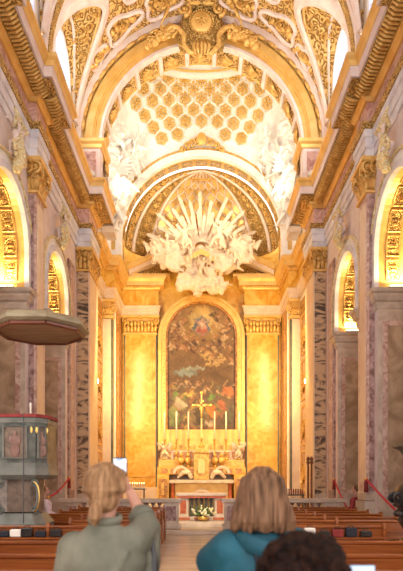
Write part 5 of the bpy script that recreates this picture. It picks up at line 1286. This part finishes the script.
b = MB(); loft(b, [(X3, Y3, .62, .19, .13), (X3, Y3, .9, .19, .13), (X3, Y3, 1.05, .20, .125), (X3, Y3, 1.12, .18, .11), (X3, Y3, 1.17, .1, .085), (X3, Y3, 1.2, .07, .07)], 24)
limb(b, [(X3+.15, Y3, 1.09), (X3+.24, Y3+.06, .95), wr_r-Vector((0, .03, .05))], [.085, .07, .045], 12); limb(b, [(X3-.15, Y3, 1.09), (X3-.2, Y3+.08, .9), wr_l-Vector((0, .05, .02))], [.085, .07, .045], 12)
mobj('sweater', bake(b, .01, 2, 'sweater'), M['redc'], P3)
b = MB()
for e in (-1, 1): limb(b, [(X3+e*.085, Y3, .68), (X3+e*.095, Y3, .4), (X3+e*.095, Y3, .09)], [.1, .08, .065], 14)
mobj('trousers', bake(b, .012, 2, 'trousers'), M['navy'], P3)
for e in (-1, 1): b = MB(); limb(b, [(X3+e*.09, Y3-.06, .035), (X3+e*.1, Y3+.19, .035)], [.045, .038], 10); b.build('shoe', M['black'], P3, smooth=True)
ph = empty('smartphone', (0, 0, 0), 'smartphone with a pale blue screen lying low at the right of the dark-haired visitor', 'phone')
pc = at(357, 574, 1.95); ph.location = pc
b = MB(); b.box(pc.x-.065, pc.y, pc.z-.045, pc.x+.065, pc.y+.009, pc.z+.033, bev=.004); b.build('case', M['phone'], ph)
b = MB(); b.add([(pc.x-.062, pc.y-.001, pc.z-.04), (pc.x+.062, pc.y-.001, pc.z-.04), (pc.x+.062, pc.y-.001, pc.z+.03), (pc.x-.062, pc.y-.001, pc.z+.03)], [(0, 1, 2, 3)]); b.build('screen', M['screen2'], ph)

# --- two far visitors sitting beside the side arches
def sitter(X, Y, z0, lab, top, bottom, hair, face):
    t = empty('person', (X, Y, 0), lab, 'person'); f = face
    b = MB(); hc = Vector((X, Y, z0+.78)); head(b, hc, turn=f)
    b.tube([hc+Vector((0, 0, -.06)), hc+Vector((0, 0, -.2))], [.05, .055], 12)
    loft(b, [(X, Y, z0, .16, .12), (X, Y, z0+.2, .13, .09), (X, Y, z0+.45, .15, .09), (X, Y, z0+.54, .13, .07)])
    d = Matrix.Rotation(f, 3, 'Z')
    for e in (-1, 1):
        q = lambda x, y, z: Vector((X, Y, z0))+d @ Vector((x, y, z))
        limb(b, [q(e*.16, 0, .5), q(e*.2, .06, .25), q(e*.1, .28, .18)], [.045, .038, .025], 10); hand(b, q(e*.1, .28, .18), d @ Vector((-e*.4, .9, 0)), (0, 0, -1), .8, side=e)
        limb(b, [q(e*.08, 0, .04), q(e*.1, .42, .04), q(e*.1, .45, -.38)], [.08, .06, .04], 10); limb(b, [q(e*.1, .43, -.4), q(e*.1, .6, -.42)], [.035, .025], 8)
    mobj('body', bake(b, .009, 2, 'body'), M['skin'], t)
    b = MB(); b.ball(hc+d @ Vector((0, -.025, .035)), (.092, .1, .1), 14, 10); mobj('hair', bake(b, .01, 1, 'hair'), hair, t)
    b = MB(); loft(b, [(X, Y, z0+.02, .18, .14), (X, Y, z0+.25, .165, .12), (X, Y, z0+.46, .18, .11), (X, Y, z0+.56, .1, .08)])
    for e in (-1, 1): limb(b, [q(e*.16, 0, .5), q(e*.2, .06, .25), q(e*.12, .22, .19)], [.07, .06, .045], 10)
    mobj('top', bake(b, .014, 2, 'top'), top, t).name = 'blouse'
    b = MB()
    for e in (-1, 1): limb(b, [q(e*.08, -.02, .04), q(e*.1, .42, .04), q(e*.1, .45, -.36)], [.11, .085, .06], 10)
    mobj('trousers', bake(b, .014, 2, 'trousers'), bottom, t)
def bench(X, Y, lab):
    t = empty('stool', (X, Y, 0), lab, 'stool')
    b = MB(); b.box(X-.2, Y-.2, .45, X+.2, Y+.2, .50, bev=.01); b.build('seat', M['woodd'], t)
    for ex in (-1, 1):
        for ey in (-1, 1): b = MB(); b.box(X+ex*.16-.02, Y+ey*.16-.02, 0, X+ex*.16+.02, Y+ey*.16+.02, .449); b.build('leg', M['woodd'], t)
bench(-3.95, 13.85, 'dark stool under the visitor in pink and white beside the pulpit'); sitter(-3.95, 13.85, .60, 'seated visitor in pink and white beside the pulpit scroll', M['whitec'], M['whitec'], M['blond'], -1.2)
bench(4.5, 16.05, 'dark stool under the seated visitor in dark red'); sitter(4.5, 16.05, .60, 'seated visitor in dark red clothes under the farther right side arch', M['redc'], M['redc'], M['brownh'], 1.0)
